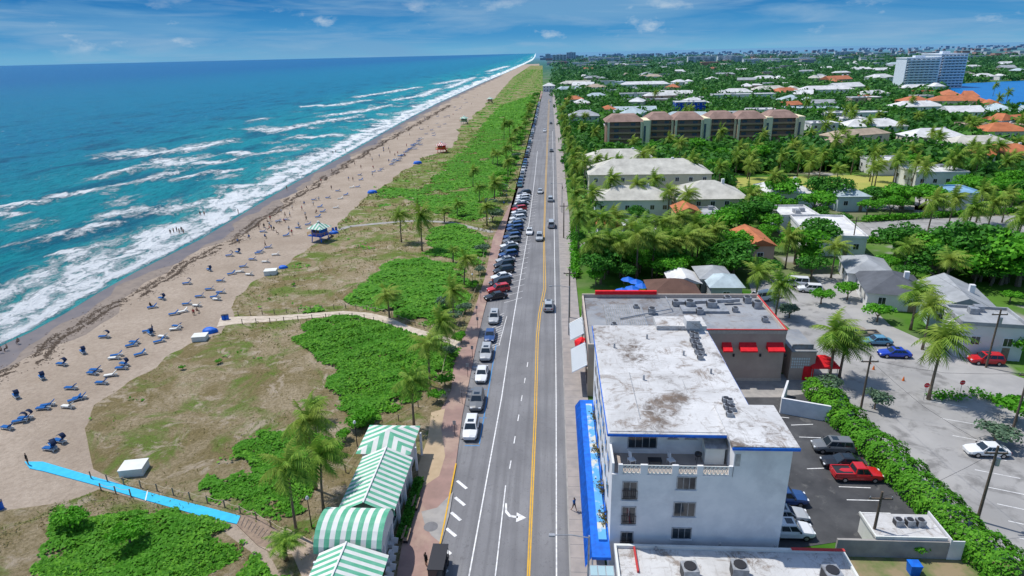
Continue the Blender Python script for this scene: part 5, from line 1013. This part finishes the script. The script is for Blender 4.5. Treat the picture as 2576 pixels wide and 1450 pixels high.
for px,py,s,lb in ((528,836,1.4,'blue tarp heap beside the middle storage box'),(936,486,1.8,'blue covered stack of loungers by the dune'),(712,675,1.1,'blue cushions piled by the farther storage box'),(1050,412,2,'blue covered stack at the far dune edge'),(840,588,1.3,'blue covered heap beside the lifeguard tower')):
    x,y=G(px,py);q=MB();n=10
    for j in range(4):
        for i in range(n): a=2*math.pi*i/n;rr=(1,.95,.7,.05)[j]*(1+.15*math.sin(a*3+j));q.v.append((rr*math.cos(a),rr*.7*math.sin(a),(0,.35,.55,.62)[j]))
    for j in range(3):
        for i in range(n): q.f.append((j*n+i,j*n+(i+1)%n,(j+1)*n+(i+1)%n,(j+1)*n+i));q.m.append(0)
    o=q.build('tarp_cover',M['blue'],None,True);o.location=(x,y,.03);o.scale=(s,)*3;tag(o,lb,'tarp')
for px,py in ((2,1280),(563,805),(572,804),(838,582),(846,580)):
    x,y=G(px,py);r=emp('litter_bin',(x,y,.03),'round blue litter barrel on the sand','bin','blue barrels on the beach');MB().tube([(0,0,0),(0,0,.95)],.33,12).build('barrel',M['blue'],r);MB().tube([(0,0,.95),(0,0,1.02)],.36,12).build('lid',M['dark'],r)
def ltower(px,py,s,roofm,bodyc,lb,ang=-20):
    x,y=G(px,py);r=emp('lifeguard_tower',(x,y,.03),lb,'lifeguard tower','lifeguard towers',R(ang),s)
    for a in(-1.4,1.4):
        for b_ in(-1.4,1.4): MB().bar((a,b_,0),(a*.9,b_*.9,1.5),.16,.16).build('stilt',bodyc,r)
    MB().box(-2,-2,1.5,2,2,1.65).build('deck',bodyc,r);MB().box(-1.3,-1.3,1.65,1.3,1.3,3.3).build('cabin',bodyc,r)
    for k,(c0,c1) in enumerate((((-1,-1.34,2.3),(-.1,-1.29,3)),((.1,-1.34,2.3),(1,-1.29,3)))): MB().box(*c0,*c1).build('window',M['glass'],r)
    MB().box(-1.34,-1,2.3,-1.29,1,3).build('window',M['glass'],r)
    hiproof(-2.1,2.1,-2.1,2.1,3.3,4.6).build('roof',roofm,r);MB().tube([(0,0,4.5),(0,0,4.75),(0,0,5.0)],[.35,.35,.05],6).build('cupola',M['gwhite'],r)
    q=MB()
    for a,b_ in (((-2,-2),(2,-2)),((2,-2),(2,2)),((-2,2),(-2,-2))):
        q.bar((*a,2.4),(*b_,2.4),.07,.07);q.bar((*a,2.05),(*b_,2.05),.05,.05)
        for t in (0,.33,.66,1): q.bar((a[0]+(b_[0]-a[0])*t,a[1]+(b_[1]-a[1])*t,1.65),(a[0]+(b_[0]-a[0])*t,a[1]+(b_[1]-a[1])*t,2.4),.07,.07)
    q.build('railing',M['painty'],r);MB().add([(-.5,1.9,1.62),(.5,1.9,1.62),(.5,4.5,.05),(-.5,4.5,.05)],[(0,1,2,3)]).build('ramp',M['wood'],r)
ltower(807,606,1.12,GW,M['blue'],'lifeguard tower with green and white striped roof on blue stilts')
ltower(1112,384,1.15,[M['redtrim'],M['gwhite']],M['red'],'red lifeguard tower with pale roof, second up the beach');ltower(1168,312,1.2,GW,M['green'],'green lifeguard tower, third up the beach');ltower(1233,260,1.3,GW,M['tan'],'pale lifeguard tower, farthest up the beach')
# ---------------------------------------------------------------- people
def person_mesh(pose,shirt,pants):
    V_=[(0,0,.95),(0,0,1.15),(0,0,1.38),(0,0,1.5),(0,0,1.62),(0,.01,1.70)];E=[(0,1),(1,2),(2,3),(3,4),(4,5)];Rr=[.15,.13,.15,.055,.095,.075]
    st=.16 if pose=='walk' else .0
    for s in(-1,1):
        k=len(V_);sw=st*s
        V_+=[(s*.19,0,1.40),(s*.25,sw*.7,1.13),(s*.24,sw*1.2+.06,.90),(s*.24,sw*1.3+.09,.80)];Rr+=[.065,.045,.036,.035];E+=[(2,k),(k,k+1),(k+1,k+2),(k+2,k+3)]
        k=len(V_)
        if pose=='sit': V_+=[(s*.1,.02,.9),(s*.12,.42,.9),(s*.12,.5,.46),(s*.12,.62,.42)]
        else: V_+=[(s*.1,0,.88),(s*.11,-sw*.6,.5),(s*.11,-sw*1.7,.09),(s*.12,-sw*1.7+.14,.04)]
        Rr+=[.10,.065,.04,.035];E+=[(0,k),(k,k+1),(k+1,k+2),(k+2,k+3)]
    me=bpy.data.meshes.new('person');me.from_pydata(V_,E,[]);o=bpy.data.objects.new('tmp',me);COL.objects.link(o)
    try:
        o.modifiers.new('Skin','SKIN');sv=me.skin_vertices[0].data
        for i,r_ in enumerate(Rr): sv[i].radius=(r_,r_*.85)
        sv[0].use_root=True
        sb=o.modifiers.new('Sub','SUBSURF');sb.levels=1;bpy.context.view_layer.update()
        dg=bpy.context.evaluated_depsgraph_get();m2=bpy.data.meshes.new_from_object(o.evaluated_get(dg))
    except Exception as e:
        print('skin fail',e);mb=MB()
        for a,b_ in E: mb.tube([V_[a],V_[b_]],[Rr[a],Rr[b_]],6)
        m2=mb.mesh('p',M['skin'])
    bpy.data.objects.remove(o);m2.materials.clear()
    for m in(M['skin'],shirt,pants,M['hair']): m2.materials.append(m)
    for p in m2.polygons:
        c=p.center;p.use_smooth=True
        p.material_index=3 if c.z>1.66 or (c.z>1.57 and c.y<-.02) else 1 if 1.0<c.z<1.46 and abs(c.x)<.27 else 2 if .55<c.z<=1.0 and abs(c.x)<.21 else 0
    if pose=='sit':
        for v in m2.vertices: v.co.z-=.42
    return m2
SHc={n:mat('shirt_'+n,c) for n,c in dict(black=(.02,.02,.02),white=(.7,.7,.7),blue=(.03,.15,.4),red=(.5,.05,.05),tan=(.45,.28,.2)).items()}
PM={(p,n):person_mesh(p,SHc[n],SHc['black']) for p in('stand','walk','sit') for n in('black','white','blue','red','tan')}
def person(px,py,pose,n,lb,group=None,z=.04,s=1.,xy=None):
    x,y=xy or G(px,py);o=ob('person',PM[(pose,n)]);o.location=(x,y,z);o.rotation_euler=(0,0,random.uniform(0,6.28));o.scale=(s,)*3;tag(o,lb,'person',group)
person(72,1170,'stand','black','person in dark clothes standing at the seaward end of the blue mat');person(1444,1288,'walk','blue','person in blue walking on the pavement beside the blue canopy',z=.17);person(1073,1428,'stand','black','person in dark clothes beside the shuttle cart',z=.16)
person(386,838,'stand','black','person standing by the hooded loungers on the near sand')
for k,(px,py) in enumerate(((430,592),(438,588),(446,586),(452,589),(458,585),(463,590),(505,545),(515,545),(838,388),(845,385),(870,382),(722,478),(600,538))): person(px,py,'stand','tan' if k%2 else 'black','bather standing in the shallow surf','bathers in the surf',z=.1 if k<8 else 0)
for k in range(70):
    t=random.random();px=640+ t*560+random.uniform(-60,60);py=600-t*370+random.uniform(-15,35)
    x,y=G(px,py)
    if x<shx(y)+7 or x>shx(y)+38: continue
    person(0,0,random.choice(['stand','walk','sit']),random.choice(['black','white','blue','red','tan']),'beachgoer on the sand up the beach','beachgoers on the far sand',xy=(x,y),s=1.05)
for px,py,n in ((488,792,'red'),(497,788,'tan'),(380,775,'black'),(20,882,'tan'),(6,888,'tan'),(48,866,'tan'),(690,580,'black'),(715,560,'red'),(700,562,'white')): person(px,py,'sit',n,'beachgoer sitting on the near sand','beachgoers sitting on the near sand')
for px,py in ((1268,520),(1275,500),(1300,470),(1240,720),(1415,480)): person(px,py,'walk',random.choice(['white','blue','red']),'pedestrian walking on the paving beside the road','pedestrians beside the road',z=.17)
# ---------------------------------------------------------------- labels for repeats
from collections import defaultdict
D=defaultdict(list)
for o in REG: D[o['label']].append(o)
for l,os_ in D.items():
    if len(os_)>1:
        os_.sort(key=lambda o:(o.location.x**2+o.location.y**2))
        for i,o in enumerate(os_): o['label']=f'{" ".join(l.split()[:12])}, {ordn(i+1)} nearest'
# ---------------------------------------------------------------- sky, sun, camera
SE,SA=R(62),R(-62)
w=bpy.data.worlds.new('World');scn.world=w;w.use_nodes=True;nt=w.node_tree;bg=nt.nodes['Background']
sk=nn(nt,'ShaderNodeTexSky',sky_type='NISHITA');sk.sun_disc=False;sk.sun_elevation=SE;sk.sun_rotation=SA;sk.ozone_density=2.2;sk.dust_density=.5;sk.air_density=1
tc=nn(nt,'ShaderNodeTexCoord').outputs['Generated'];x,y,z=sep(nt,tc)
low=mix(nt,mr(nt,z,0,.03,0,1,True),(1.1,2.9,4.4),(.42,1.95,3.9));low=mix(nt,mr(nt,z,.025,.09,0,1,True),low,(.09,1.1,3.1))
n1=noise(nt,comb(nt,ma(nt,'MULTIPLY',x,2.2),ma(nt,'MULTIPLY',y,2.2),ma(nt,'MULTIPLY',z,18.)),1.4,7,.55,.5)
m1=mr(nt,n1,.42,.64,0,.8)
n3=noise(nt,comb(nt,ma(nt,'MULTIPLY',x,3.2),ma(nt,'MULTIPLY',y,3.2),ma(nt,'MULTIPLY',z,30.)),1.7,8,.60,.5)
n2=noise(nt,comb(nt,ma(nt,'MULTIPLY',x,11.),ma(nt,'MULTIPLY',y,11.),ma(nt,'MULTIPLY',z,24.)),1.,9,.6)
m2=ma(nt,'MULTIPLY',mr(nt,n2,.57,.70,0,.7),ma(nt,'MULTIPLY',mr(nt,z,.008,.022),mr(nt,z,.085,.055)))
low=mix(nt,m1,low,(1.1,2.5,4.1));low=mix(nt,mr(nt,n3,.47,.70,0,.5),low,(2.1,3.2,4.4));low=mix(nt,m2,low,(3.9,4.6,5.2))
col=mix(nt,mr(nt,z,.10,.35,0,1,True),low,sk.outputs[0])
put(nt,bg.inputs[0],col);bg.inputs[1].default_value=.15
L=bpy.data.lights.new('sun','SUN');L.energy=4.1;L.angle=R(.6);L.color=(1,.96,.89);lo=bpy.data.objects.new('sun',L);COL.objects.link(lo)
d=Vector((math.sin(SA)*math.cos(SE),math.cos(SA)*math.cos(SE),math.sin(SE)));lo.rotation_euler=d.to_track_quat('Z','Y').to_euler();lo.location=(0,0,80)
cd=bpy.data.cameras.new('camera');cd.sensor_width=36;cd.lens=36*F/2576;cd.clip_end=120000;cd.clip_start=.5
cam=bpy.data.objects.new('camera',cd);COL.objects.link(cam);cam.matrix_world=Matrix.Translation((0,0,H))@CM.to_4x4();scn.camera=cam
scn.view_settings.view_transform='Standard';scn.view_settings.look='None';scn.view_settings.exposure=0
print('done',len(bpy.data.objects),time.time()-T0)
